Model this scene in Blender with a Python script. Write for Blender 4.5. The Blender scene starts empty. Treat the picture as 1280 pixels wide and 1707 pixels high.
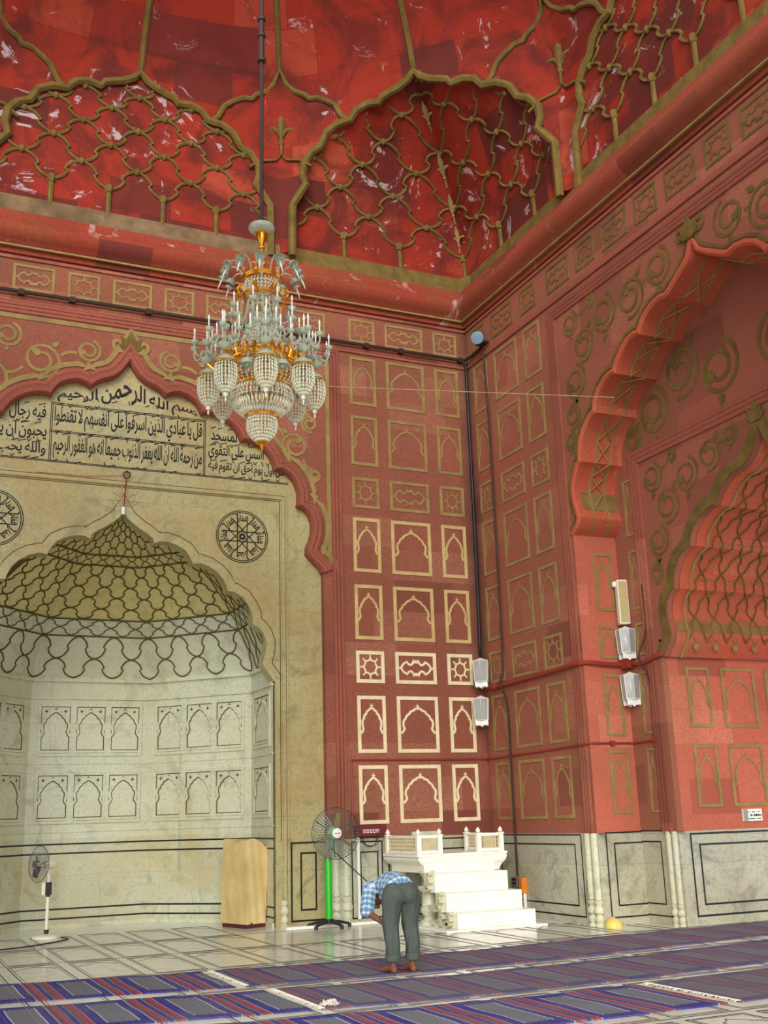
import bpy, bmesh, math, random, unicodedata
from mathutils import Vector, Matrix
from mathutils.geometry import tessellate_polygon
random.seed(7)
PI = math.pi
sc = bpy.context.scene
COL = sc.collection

# ------------------------------------------------------------------ camera, sky, sun, exposure
cam_d = bpy.data.cameras.new('camera'); cam = bpy.data.objects.new('camera', cam_d); COL.objects.link(cam)
cam_d.sensor_fit = 'VERTICAL'; cam_d.sensor_height = 36.0; cam_d.sensor_width = 27.0
cam_d.lens = 36.0 * 1838.866 / 1707.0
cam_d.clip_end = 300
def cam_matrix(yaw, pit, rol):
    cy, sy, cp, sp, cr, sr = math.cos(yaw), math.sin(yaw), math.cos(pit), math.sin(pit), math.cos(rol), math.sin(rol)
    M = Matrix(((1,0,0),(0,0,-1),(0,1,0)))
    Ry = Matrix(((cy,0,-sy),(0,1,0),(sy,0,cy)))
    Rp = Matrix(((1,0,0),(0,cp,sp),(0,-sp,cp)))
    Rr = Matrix(((cr,sr,0),(-sr,cr,0),(0,0,1)))
    R = Rr @ Rp @ Ry @ M                       # world -> (x right, y down, z forward)
    R = Matrix(((1,0,0),(0,-1,0),(0,0,-1))) @ R
    return R.transposed()
cam.matrix_world = Matrix.Translation((0, 0, 1.6)) @ cam_matrix(0.43170139, 0.26992058, 0.03157572).to_4x4()
sc.camera = cam

world = bpy.data.worlds.new('daylight'); sc.world = world; world.use_nodes = True
wn = world.node_tree.nodes; wl = world.node_tree.links
bg = wn['Background']; bg.inputs[0].default_value = (0.97, 0.99, 1.0, 1); bg.inputs[1].default_value = 1.3
sun_d = bpy.data.lights.new('sun', 'SUN'); sun = bpy.data.objects.new('sun', sun_d); COL.objects.link(sun)
sun_d.energy = 3.0; sun_d.angle = math.radians(40); sun_d.color = (1.0, 0.97, 0.9)
sun.rotation_euler = Vector((0.44, 0.85, -0.32)).to_track_quat('-Z', 'Y').to_euler()
sun.location = (-8, -20, 12)

sc.view_settings.view_transform = 'Standard'; sc.view_settings.look = 'None'
sc.view_settings.exposure = 0.12; sc.view_settings.gamma = 1.0
sc.view_settings.use_curve_mapping = False

# ------------------------------------------------------------------ main dimensions (metres)
CX, CY = 3.34, 10.66          # centre of the domed bay (mihrab axis)
D, W = 17.12, 9.72            # face of the qibla wall (y) and of the right wall (x)
MY = 17.25                    # marble face inside the big arch
W2 = 10.50                    # recessed face inside the right arch
JY1, JY2 = 14.03, 13.17       # reveals of the two right arches
ZD, ZC = 1.28, 11.38          # dado top, cornice top

# ------------------------------------------------------------------ mesh helpers
class MB:
    def __init__(s): s.v = []; s.f = []; s.m = []; s.mi = 0
    def add(s, vs, fs):
        b = len(s.v); s.v += [tuple(p) for p in vs]
        for f in fs: s.f.append(tuple(b + i for i in f)); s.m.append(s.mi)
        return s
    def box(s, x0, x1, y0, y1, z0, z1, mat=None):
        vs = [Vector((x, y, z)) for x in (x0, x1) for y in (y0, y1) for z in (z0, z1)]
        if mat is not None: vs = [mat @ p for p in vs]
        return s.add(vs, [(0,1,3,2),(4,6,7,5),(0,4,5,1),(2,3,7,6),(0,2,6,4),(1,5,7,3)])
    def tube(s, pts, r, n=6, closed=False, cap=True, flat=1.0):
        P = [Vector(p) for p in pts]; N = len(P)
        rs = r if isinstance(r, (list, tuple)) else [r] * N
        vs = []; up = None
        for i, p in enumerate(P):
            a = P[i-1] if (i or closed) else P[i]; c = P[(i+1) % N] if (i < N-1 or closed) else P[i]
            t = (c - a)
            t = t.normalized() if t.length > 1e-9 else Vector((0,0,1))
            if up is None:
                up = Vector((0,0,1)) if abs(t.z) < .9 else Vector((1,0,0))
            x = t.cross(up)
            if x.length < 1e-6: x = t.orthogonal()
            x.normalize(); y = x.cross(t).normalized(); up = y
            for k in range(n):
                a2 = 2*PI*k/n
                vs.append(p + (x*math.cos(a2) + y*math.sin(a2)*flat) * rs[i])
        fs = []
        M = N if closed else N-1
        for i in range(M):
            j = (i+1) % N
            for k in range(n):
                fs.append((i*n+k, i*n+(k+1) % n, j*n+(k+1) % n, j*n+k))
        if cap and not closed:
            fs.append(tuple(range(n))); fs.append(tuple((N-1)*n+k for k in range(n)))
        return s.add(vs, fs)
    def lathe(s, prof, c=(0,0,0), n=16, mat=None, a0=0, a1=2*PI):
        full = abs(a1-a0-2*PI) < 1e-6
        cols = n if full else n+1
        vs = []
        for k in range(cols):
            a = a0 + (a1-a0)*k/n
            for r, z in prof:
                p = Vector((r*math.cos(a), r*math.sin(a), z))
                if mat is not None: p = mat @ p
                vs.append(p + Vector(c))
        m = len(prof); fs = []
        for k in range(n):
            j = (k+1) % cols
            for i in range(m-1): fs.append((k*m+i, j*m+i, j*m+i+1, k*m+i+1))
        return s.add(vs, fs)
    def ball(s, c, r, n=8, sz=1.0):
        m = max(4, n//2)
        prof = [(max(1e-4, r*math.sin(PI*i/m)), r*sz*math.cos(PI*i/m)) for i in range(m+1)]
        return s.lathe(prof, c, n)
    def prism(s, poly, mp, d0, d1, holes=()):
        loops = [list(poly)] + [list(h) for h in holes]
        flat = [p for l in loops for p in l]
        tris = tessellate_polygon([[Vector((p[0], p[1], 0)) for p in l] for l in loops])
        n = len(flat)
        vs = [mp(p[0], p[1], d0) for p in flat] + [mp(p[0], p[1], d1) for p in flat]
        fs = [tuple(t) for t in tris] + [tuple(n+i for i in reversed(t)) for t in tris]
        b = 0
        for l in loops:
            k = len(l)
            for i in range(k):
                j = (i+1) % k
                fs.append((b+i, b+j, n+b+j, n+b+i))
            b += k
        return s.add(vs, fs)
    def ribbon(s, pts, w, mp, d0, d1, closed=False, prof=None):
        """flat band of width w along a 2D polyline, mapped on a wall; raised from d0 to d1"""
        P = [Vector((p[0], p[1])) for p in pts]; N = len(P)
        offs = offset_dirs(P, closed)
        if prof is None: prof = [(-.5, d0), (-.5, d1), (.5, d1), (.5, d0)]
        m = len(prof); vs = []
        for i, (p, o) in enumerate(zip(P, offs)):
            for a, d in prof:
                q = p + o * (a * w); vs.append(mp(q.x, q.y, d + (.0015*i/N if d > 0 else 0)))
        fs = []
        for i in range(N if closed else N-1):
            j = (i+1) % N
            for k in range(m):
                fs.append((i*m+k, i*m+(k+1) % m, j*m+(k+1) % m, j*m+k))
        if not closed:
            fs.append(tuple(range(m))); fs.append(tuple((N-1)*m+k for k in range(m)))
        return s.add(vs, fs)
    def build(s, name, mats, parent=None, smooth=40, clean=True):
        me = bpy.data.meshes.new(name)
        me.from_pydata([tuple(p) for p in s.v], [], s.f)
        if not isinstance(mats, (list, tuple)): mats = [mats]
        for m in mats: me.materials.append(m)
        if len(mats) > 1: me.polygons.foreach_set('material_index', s.m)
        bm = bmesh.new(); bm.from_mesh(me)
        if clean:
            bmesh.ops.recalc_face_normals(bm, faces=bm.faces)
        bm.to_mesh(me); bm.free()
        if smooth:
            me.polygons.foreach_set('use_smooth', [True]*len(me.polygons))
            try: me.set_sharp_from_angle(angle=math.radians(smooth))
            except Exception: pass
        o = bpy.data.objects.new(name, me); COL.objects.link(o)
        if parent is not None: o.parent = parent
        return o

def offset_dirs(P, closed):
    N = len(P); out = []
    for i in range(N):
        a = P[i-1] if (i or closed) else None
        c = P[(i+1) % N] if (i < N-1 or closed) else None
        d1 = (P[i]-a).normalized() if a is not None and (P[i]-a).length > 1e-9 else None
        d2 = (c-P[i]).normalized() if c is not None and (c-P[i]).length > 1e-9 else None
        if d1 is None: d1 = d2
        if d2 is None: d2 = d1
        n1 = Vector((-d1.y, d1.x)); n2 = Vector((-d2.y, d2.x))
        m = n1 + n2
        if m.length < 1e-6: m = n1
        m.normalize(); c_ = max(.5, m.dot(n1)); out.append(m / c_)
    return out
def offset_path(pts, d, closed=False):
    P = [Vector((p[0], p[1])) for p in pts]
    return [tuple(p + o*d) for p, o in zip(P, offset_dirs(P, closed))]
def mirror(half):
    """half profile from apex (dx>=0) to foot -> full path from left foot to right foot"""
    h = list(half); return [(-x, z) for x, z in reversed(h)] + [p for p in h if p[0] > 1e-6]
def smooth_path(pts, k=3, sharp=()):
    """Catmull-Rom through pts, keeping corners at the indices in sharp"""
    out = []; N = len(pts); P = [Vector(p) for p in pts]
    for i in range(N-1):
        p1, p2 = P[i], P[i+1]
        p0 = P[i-1] if i > 0 and i not in sharp else p1 - (p2-p1)
        p3 = P[i+2] if i+2 < N and (i+1) not in sharp else p2 + (p2-p1)
        for q in range(k):
            t = q/k
            out.append(tuple(.5*((2*p1) + (p2-p0)*t + (2*p0-5*p1+4*p2-p3)*t*t + (3*p1-p0-3*p2+p3)*t**3)))
    out.append(tuple(P[-1])); return out
def arc(a, b, bulge, n=6):
    """n points from a to b (b excluded) on a bow whose height is bulge * chord, to the left of a->b"""
    A = Vector(a); B = Vector(b); d = B-A; nn = Vector((-d.y, d.x)); out = []
    for i in range(n):
        t = i/n; out.append(tuple(A + d*t + nn*(bulge*4*t*(1-t))))
    return out

# maps from wall coordinates (a along, b up, d out into the room)
def mB(a, b, d): return (CX+a, D-d, b)
def mM(a, b, d): return (CX+a, MY-d, b)
def mR(a, b, d): return (W-d, CY+a, b)
def mR2(a, b, d): return (W2-d, CY+a, b)
def mJ1(a, b, d): return (a, JY1-d, b)
def mJ2(a, b, d): return (a, JY2-d, b)
def mF(a, b, d): return (a, b, d)

def thing(name, label, cat, loc=(0,0,0), rz=0, group=None):
    o = bpy.data.objects.new(name, None); COL.objects.link(o); o.location = loc; o.rotation_euler = (0,0,rz)
    o.empty_display_size = .1
    return tag(o, label, cat, group)
def tag(o, label, cat, group=None):
    o['label'] = label; o['category'] = cat
    if group: o['group'] = group
    return o
def struct(o, label=None, cat=None):
    o['kind'] = 'structure'
    if label: o['label'] = label
    if cat: o['category'] = cat
    return o
def dup(root, loc, rz, label, group=None):
    r = root.copy(); COL.objects.link(r); r.location = loc; r.rotation_euler = (0,0,rz); r['label'] = label
    if group: r['group'] = group
    for ch in list(root.children):
        c = ch.copy(); COL.objects.link(c); c.parent = r
        for g in list(ch.children):
            q = g.copy(); COL.objects.link(q); q.parent = c
    return r

# ------------------------------------------------------------------ materials
def lin(r, g, b):
    f = lambda c: (c/255/12.92) if c/255 <= .04045 else ((c/255+.055)/1.055)**2.4
    return (f(r), f(g), f(b), 1)
class NT:
    def __init__(s, name, rough=.8, spec=.3):
        s.m = bpy.data.materials.new(name); s.m.use_nodes = True
        s.n = s.m.node_tree.nodes; s.l = s.m.node_tree.links
        s.b = s.n['Principled BSDF']; s.b.inputs['Roughness'].default_value = rough
        s.b.inputs['Specular IOR Level'].default_value = spec
    def node(s, t, **kw):
        nd = s.n.new(t)
        for k, v in kw.items(): setattr(nd, k, v)
        return nd
    def setin(s, nd, key, v):
        if hasattr(v, 'is_linked') or isinstance(v, bpy.types.NodeSocket): s.l.new(v, nd.inputs[key])
        else: nd.inputs[key].default_value = v
    def pos(s): return s.node('ShaderNodeNewGeometry').outputs['Position']
    def objco(s): return s.node('ShaderNodeTexCoord').outputs['Object']
    def math(s, op, a, b=0.0):
        nd = s.node('ShaderNodeMath', operation=op); s.setin(nd, 0, a); s.setin(nd, 1, b); return nd.outputs[0]
    def mix(s, f, a, b, mode='MIX'):
        nd = s.node('ShaderNodeMix', data_type='RGBA', blend_type=mode)
        s.setin(nd, 0, f); s.setin(nd, 6, a); s.setin(nd, 7, b); return nd.outputs[2]
    def noise(s, vec, scale, detail=4, rough=.6, dist=0.0):
        nd = s.node('ShaderNodeTexNoise'); s.l.new(vec, nd.inputs['Vector'])
        nd.inputs['Scale'].default_value = scale; nd.inputs['Detail'].default_value = detail
        nd.inputs['Roughness'].default_value = rough; nd.inputs['Distortion'].default_value = dist
        return nd.outputs['Fac']
    def ramp(s, f, stops, mode='LINEAR'):
        nd = s.node('ShaderNodeValToRGB'); cr = nd.color_ramp; cr.interpolation = mode
        while len(cr.elements) > 1: cr.elements.remove(cr.elements[-1])
        cr.elements[0].position = stops[0][0]; cr.elements[0].color = stops[0][1]
        for p, c in stops[1:]:
            e = cr.elements.new(p); e.color = c
        s.l.new(f, nd.inputs[0]); return nd.outputs[0]
    def bump(s, h, strength=.3, dist=.02):
        nd = s.node('ShaderNodeBump'); nd.inputs['Strength'].default_value = strength; nd.inputs['Distance'].default_value = dist
        s.l.new(h, nd.inputs['Height']); s.l.new(nd.outputs[0], s.b.inputs['Normal'])
    def col(s, c): s.setin(s.b, 'Base Color', c); return s.m
G0, G1 = (0,0,0,1), (1,1,1,1)

def flat_mat(name, rgb, rough=.6, spec=.4, metal=0.0, var=.12, scale=8):
    t = NT(name, rough, spec); t.b.inputs['Metallic'].default_value = metal
    n = t.noise(t.objco(), scale, 3)
    c = lin(*rgb); d = tuple(x*(1-var*1.6) for x in c[:3]) + (1,)
    return t.col(t.mix(t.ramp(n, [(.3, G0), (.7, G1)]), d, c))

def sandstone(name, axis, base, dark, light, bw=1.15, bh=.56, salt=0.0, stain=None, soot=False):
    t = NT(name, .85, .2)
    p = t.pos()
    sp = t.node('ShaderNodeSeparateXYZ'); t.l.new(p, sp.inputs[0])
    cb = t.node('ShaderNodeCombineXYZ')
    t.l.new(sp.outputs['X' if axis == 'x' else 'Y'], cb.inputs[0]); t.l.new(sp.outputs['Z'], cb.inputs[1])
    br = t.node('ShaderNodeTexBrick'); t.l.new(cb.outputs[0], br.inputs['Vector'])
    br.inputs['Scale'].default_value = 1.0; br.inputs['Mortar Size'].default_value = .003
    br.inputs['Brick Width'].default_value = bw; br.inputs['Row Height'].default_value = bh
    br.inputs['Color1'].default_value = G0; br.inputs['Color2'].default_value = G1; br.inputs['Mortar'].default_value = (.12,.12,.12,1)
    br.offset = .37
    blk = t.ramp(br.outputs['Color'], [(0, lin(*dark)), (.22, lin(*base)), (.72, lin(*base)), (1, lin(*light))])
    sp2 = t.noise(p, 38, 6, .75)
    c = t.mix(t.ramp(sp2, [(.38, G0), (.62, G1)]), t.mix(.7, blk, lin(*dark)), blk)
    big = t.noise(p, .55, 5, .62, .8)
    c = t.mix(t.ramp(big, [(.42, G0), (.75, (.55,.55,.55,1))]), c, lin(*(stain or (112, 76, 52))))
    if salt:
        w = t.noise(p, 1.1, 6, .7, 1.5)
        c = t.mix(t.ramp(w, [(.60, G0), (.70, (salt,)*3+(1,))]), c, lin(205, 190, 182))
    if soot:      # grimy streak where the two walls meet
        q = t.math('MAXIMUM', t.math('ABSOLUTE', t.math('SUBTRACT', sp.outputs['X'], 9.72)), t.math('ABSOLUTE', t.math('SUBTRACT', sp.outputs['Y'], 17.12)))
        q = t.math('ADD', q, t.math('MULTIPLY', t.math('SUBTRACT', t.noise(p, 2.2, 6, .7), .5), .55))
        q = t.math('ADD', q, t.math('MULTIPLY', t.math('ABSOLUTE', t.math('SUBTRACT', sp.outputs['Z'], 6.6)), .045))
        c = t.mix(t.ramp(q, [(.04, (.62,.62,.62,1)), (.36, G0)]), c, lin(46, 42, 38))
    t.bump(sp2, .35, .01)
    return t.col(c)

def vault_stone(name, base, dark, light, salt=.8):
    t = NT(name, .8, .2); p = t.pos()
    sx = t.node('ShaderNodeSeparateXYZ'); t.l.new(p, sx.inputs[0])
    an = t.math('MULTIPLY', t.math('ARCTAN2', t.math('SUBTRACT', sx.outputs[1], CY), t.math('SUBTRACT', sx.outputs[0], CX)), 6.4)
    cb = t.node('ShaderNodeCombineXYZ'); t.l.new(an, cb.inputs[0]); t.l.new(sx.outputs[2], cb.inputs[1])
    br = t.node('ShaderNodeTexBrick'); t.l.new(cb.outputs[0], br.inputs['Vector']); br.inputs['Scale'].default_value = 1.0
    br.inputs['Brick Width'].default_value = 1.05; br.inputs['Row Height'].default_value = .62; br.inputs['Mortar Size'].default_value = .004
    br.inputs['Color1'].default_value = G0; br.inputs['Color2'].default_value = G1; br.inputs['Mortar'].default_value = (.02,.02,.02,1)
    c = t.ramp(br.outputs['Color'], [(0, lin(*dark)), (.12, lin(*dark)), (.24, lin(*base)), (.8, lin(*base)), (.95, lin(*light))])
    sp = t.noise(p, 45, 5, .75)
    c = t.mix(t.ramp(sp, [(.36, G0), (.6, G1)]), t.mix(.4, c, lin(*dark)), c)
    st = t.noise(p, .8, 6, .65, 1.2)
    c = t.mix(t.ramp(st, [(.43, G0), (.60, (.85,.85,.85,1))]), c, tuple(x*.8 for x in lin(*dark)[:3])+(1,))
    w = t.noise(p, .9, 7, .68, 2.2)
    c = t.mix(t.ramp(w, [(.60, G0), (.645, (salt,)*3+(1,)), (.70, (salt*.3,)*3+(1,))]), c, lin(200, 186, 190))
    t.bump(sp, .4, .015)
    return t.col(c)

def marble(name, base, vein, warm, warmth=.6, rough=.35, scale=1.0, z_warm=None):
    t = NT(name, rough, .4); p = t.pos()
    n1 = t.noise(p, 1.3*scale, 8, .62, 2.5)
    c = t.mix(t.ramp(n1, [(.32, (.85,.85,.85,1)), (.47, G0), (.60, G0)]), lin(*base), lin(*vein))
    n2 = t.noise(p, .7*scale, 6, .65, .6)
    c = t.mix(t.ramp(n2, [(.42, G0), (.72, (warmth,)*3+(1,))]), c, lin(*warm))
    mp_ = t.node('ShaderNodeMapping'); t.l.new(p, mp_.inputs[0]); mp_.inputs['Scale'].default_value = (5, 5, .55)
    n4 = t.noise(mp_.outputs[0], 1.2, 4, .6)
    c = t.mix(t.ramp(n4, [(.56, G0), (.74, (.5*warmth,)*3+(1,))]), c, lin(*warm))
    n3 = t.noise(p, 22, 5, .7)
    c = t.mix(t.ramp(n3, [(.30, (.8,.8,.8,1)), (.50, G0)]), c, lin(*vein))
    if name != 'marble_white':
        sx = t.node('ShaderNodeSeparateXYZ'); t.l.new(p, sx.inputs[0])
        cb = t.node('ShaderNodeCombineXYZ'); t.l.new(t.math('ADD', sx.outputs[0], t.math('MULTIPLY', sx.outputs[1], .8)), cb.inputs[0]); t.l.new(sx.outputs[2], cb.inputs[1])
        br = t.node('ShaderNodeTexBrick'); t.l.new(cb.outputs[0], br.inputs['Vector']); br.inputs['Scale'].default_value = 1
        br.inputs['Brick Width'].default_value = 1.7; br.inputs['Row Height'].default_value = .83; br.inputs['Mortar Size'].default_value = .004
        br.inputs['Color1'].default_value = (.0,.0,.0,1); br.inputs['Color2'].default_value = (.22,.22,.22,1); br.inputs['Mortar'].default_value = (.7,.7,.7,1)
        if rough > .2: c = t.mix(br.outputs['Color'], c, lin(*vein))
    t.bump(n3, .08, .004)
    return t.col(c)

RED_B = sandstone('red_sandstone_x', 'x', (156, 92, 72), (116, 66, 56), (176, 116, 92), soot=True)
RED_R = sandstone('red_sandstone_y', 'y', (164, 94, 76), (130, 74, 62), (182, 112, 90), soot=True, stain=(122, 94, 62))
RED_J = sandstone('red_sandstone_reveal', 'x', (204, 108, 86), (164, 84, 70), (220, 134, 106), .9, .5, 0, (150, 96, 70))  # lighter than the wall stone: daylight on the reveals put into the colour
RED_HI = sandstone('upper_sandstone_x', 'x', (162, 68, 46), (104, 46, 40), (178, 92, 66), .9, .5, .55, (124, 80, 48))
RED_HIR = sandstone('upper_sandstone_y', 'y', (160, 76, 54), (116, 54, 44), (178, 96, 70), .9, .5, .25, (122, 80, 48))
RED_M = sandstone('moulding_sandstone', 'x', (166, 94, 76), (128, 68, 58), (190, 118, 94), .7, 1.4)
RED_S = sandstone('soffit_sandstone', 'x', (204, 98, 70), (156, 72, 56), (220, 122, 90), .8, .45, 0, (150, 100, 70))  # also raised in colour to carry the light on soffits and passage vault
VAULT = vault_stone('vault_stone', (154, 46, 28), (100, 40, 34), (172, 70, 48))
DOME = vault_stone('dome_stone', (158, 46, 28), (114, 42, 36), (174, 72, 50), .7)
OLIVE = flat_mat('olive_plaster', (124, 102, 56), .9, .1, 0, .25, 5)
BAND = flat_mat('plaster_band', (138, 112, 84), .9, .1, 0, .35, 3)
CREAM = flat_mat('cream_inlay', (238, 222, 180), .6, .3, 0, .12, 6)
CREAM_D = flat_mat('mid_cream_inlay', (206, 178, 122), .7, .2, 0, .15, 5)
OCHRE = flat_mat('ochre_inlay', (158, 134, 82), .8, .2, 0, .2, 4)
MAR_LOW = marble('marble_grey', (212, 214, 190), (170, 172, 146), (196, 180, 126), .5)
MAR_HI = marble('marble_yellowed', (182, 172, 124), (132, 130, 96), (176, 138, 80), .75)
MAR_DOME = marble('marble_stained', (216, 204, 142), (172, 166, 108), (206, 170, 96), .7)
MAR_NICHE = marble('marble_rust_streaked', (206, 208, 184), (160, 164, 140), (190, 166, 96), .75)
MAR_WHITE = marble('marble_white', (250, 248, 236), (232, 228, 210), (240, 228, 196), .25, .3)
MAR_DADO = marble('marble_dado', (190, 190, 168), (134, 134, 116), (168, 150, 110), .75)
FLOOR_M = marble('floor_marble', (222, 226, 214), (196, 200, 188), (204, 200, 178), .5, .16)
BLACK = flat_mat('black_stone', (26, 26, 24), .4, .4)
INK = flat_mat('black_lettering', (22, 20, 18), .5, .3)
GROOVE = flat_mat('grime_and_rib_shade', (100, 92, 56), .9, .1)  # grime in cut lines; on the niche net, rib shadow as colour
PIPE_RED = flat_mat('red_pipe_paint', (150, 52, 36), .45, .5)
PIPE_DARK = flat_mat('dark_pipe_paint', (62, 36, 30), .6, .4)
CABLE = flat_mat('black_rubber', (24, 22, 22), .5, .4)
GOLD = NT('gilt_brass', .28, .5); GOLD.b.inputs['Metallic'].default_value = .9; GOLD = GOLD.col(lin(226, 158, 46))
CRYS = NT('crystal', .08, .8); CRYS.b.inputs['Transmission Weight'].default_value = .4; CRYS.b.inputs['IOR'].default_value = 1.5
CRYS = CRYS.col(lin(252, 250, 228))
GLASS = NT('milky_glass', .12, .7); GLASS.b.inputs['Transmission Weight'].default_value = .5
GLASS = GLASS.col(lin(208, 218, 198))
STEEL = flat_mat('grey_metal', (150, 152, 150), .35, .5, .7)
WHITE_P = flat_mat('white_paint', (236, 236, 228), .4, .4, 0, .05)

# ------------------------------------------------------------------ profiles of the cusped arches (half, apex to foot; metres from the axis, height)
BIGB = [(0,9.02),(.07,8.9),(.15,8.79),(.27,8.69),(.43,8.63),(.54,8.56),(.61,8.49),(.7,8.54),(.83,8.57),(.97,8.54),(1.1,8.47),(1.18,8.37),(1.23,8.26),
        (1.32,8.28),(1.46,8.27),(1.61,8.22),(1.74,8.14),(1.85,8.03),(1.91,7.93),(1.93,7.86),(2.04,7.87),(2.2,7.83),(2.34,7.75),(2.45,7.62),(2.51,7.48),(2.52,7.4),
        (2.65,7.41),(2.78,7.34),(2.89,7.21),(2.95,7.04),(2.95,6.88),(2.93,6.79),(3.04,6.75),(3.14,6.66),(3.19,6.51),(3.19,6.35),(3.15,6.2),(3.09,6.06),(3.09,5.95),(3.17,5.86),(3.34,5.7),(3.36,5.64)]
BIGR = [(0,9.14),(.07,8.95),(.22,8.84),(.4,8.73),(.57,8.63),(.65,8.6),(.78,8.63),(.95,8.6),(1.13,8.51),(1.23,8.41),(1.29,8.31),(1.42,8.34),(1.56,8.32),(1.69,8.25),(1.82,8.14),(1.91,8.03),(1.94,7.95),
        (2.06,7.97),(2.19,7.94),(2.36,7.84),(2.48,7.7),(2.52,7.53),(2.65,7.5),(2.82,7.37),(2.93,7.22),(2.99,7.05),(3.0,6.88),(3.08,6.84),(3.17,6.7),(3.24,6.56),(3.25,6.46),(3.23,6.31),(3.18,6.15),(3.13,6.01),(3.18,5.91),(3.29,5.83),(3.37,5.77)]
MIH = [(0,6.47),(.06,6.37),(.15,6.29),(.27,6.2),(.39,6.13),(.48,6.06),(.51,5.98),(.6,6.02),(.72,6.02),(.87,5.98),(1.02,5.9),(1.1,5.79),(1.15,5.68),(1.27,5.7),(1.41,5.66),(1.56,5.57),(1.66,5.46),(1.72,5.34),(1.74,5.26),
       (1.86,5.25),(2.0,5.17),(2.1,5.03),(2.16,4.91),(2.17,4.73),(2.27,4.68),(2.35,4.59),(2.4,4.46),(2.4,4.33),(2.37,4.2),(2.34,4.08),(2.39,3.99),(2.47,3.89),(2.53,3.8)]
AR2 = [(0,6.55),(.06,6.36),(.16,6.22),(.3,6.1),(.42,6.05),(.57,6.04),(.75,5.96),(.89,5.84),(1.0,5.70),(1.15,5.69),(1.34,5.6),(1.48,5.49),(1.56,5.39),(1.59,5.25),(1.74,5.2),(1.88,5.11),(1.97,4.99),(2.03,4.84),(2.04,4.71),
       (2.13,4.66),(2.22,4.56),(2.26,4.43),(2.24,4.26),(2.2,4.1),(2.25,3.96),(2.36,3.84),(2.42,3.76)]

# ------------------------------------------------------------------ floor
mb = MB(); mb.box(-9, 16, -16, 22, -.3, 0)
floor = struct(mb.build('floor', FLOOR_M, smooth=0))
FU, FV, FX0, FY0 = .715, 1.80, 2.235, 13.05      # prayer spaces inlaid in the floor: pitch across, pitch towards the qibla
inl = MB()
def fline(a, b, w=.014): inl.ribbon([a, b], w, mF, -.01, .0015)
for j in range(-4, 3):
    y0 = FY0 + FV*j; y1 = y0 + FV
    x_lo, x_hi = (.2, 9.5) if y0 > 14 else (.0, 12.6)
    fline((x_lo, y0+.05), (x_hi, y0+.05), .016)
    i0 = int((x_lo-FX0)/FU)-1
    for i in range(i0, int((x_hi-FX0)/FU)+1):
        x0 = FX0+FU*i+.14; x1 = FX0+FU*(i+1)
        if x0 < x_lo or x1 > x_hi: continue
        ya, yb = y0+.1, y1-.06
        if y1 > 16.6 and (x1 > 5.7): continue
        inl.ribbon([(x0,ya),(x1,ya),(x1,yb),(x0,yb)], .012, mF, -.01, .0015, True)
        inl.ribbon([(x0+.035,ya+.035),(x1-.035,ya+.035),(x1-.035,yb-.035),(x0+.035,yb-.035)], .005, mF, -.01, .0015, True)
        xm = (x0+x1)/2; h = (x1-x0)/2
        half = [(0,yb-.12),(.05,yb-.2),(.12,yb-.24),(.13,yb-.29),(.19,yb-.31),(.2,yb-.37),(h-.05,yb-.4)]
        inl.ribbon([(xm+a, b) for a, b in mirror(half)], .008, mF, -.01, .0015)
inl.build('inlay_line', BLACK, floor, smooth=0)

# ------------------------------------------------------------------ inlaid panels
def arch_out(w, h, n=5):
    """outline of a small cusped niche in a panel of half width w and height h, left foot to right foot"""
    c = [(0,.175),(.20,.215),(.42,.29),(.60,.385),(.72,.49)]
    c = [(x*w, h*(1-y)) for x, y in c]
    pts = []
    for k in range(len(c)-1): pts += arc(c[k], c[k+1], .14, n)
    pts += [c[-1]]
    pts += smooth_path([c[-1], (.695*w, h*.445), (.665*w, h*.405), (.73*w, h*.36), (.82*w, h*.315)], 3)[1:]
    return mirror(pts)
def finial(mb, x, z, s, mp, d0, d1, ang=0.0):
    c, q = math.cos(ang), math.sin(ang)
    P = [(0,0),(.10,.25),(.45,.5),(.25,.62),(.12,.62),(0,1.0),(-.12,.62),(-.25,.62),(-.45,.5),(-.10,.25)]
    mb.prism([(x+s*(a*c-b*q), z+s*(a*q+b*c)) for a, b in P], mp, d0, d1)
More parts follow.
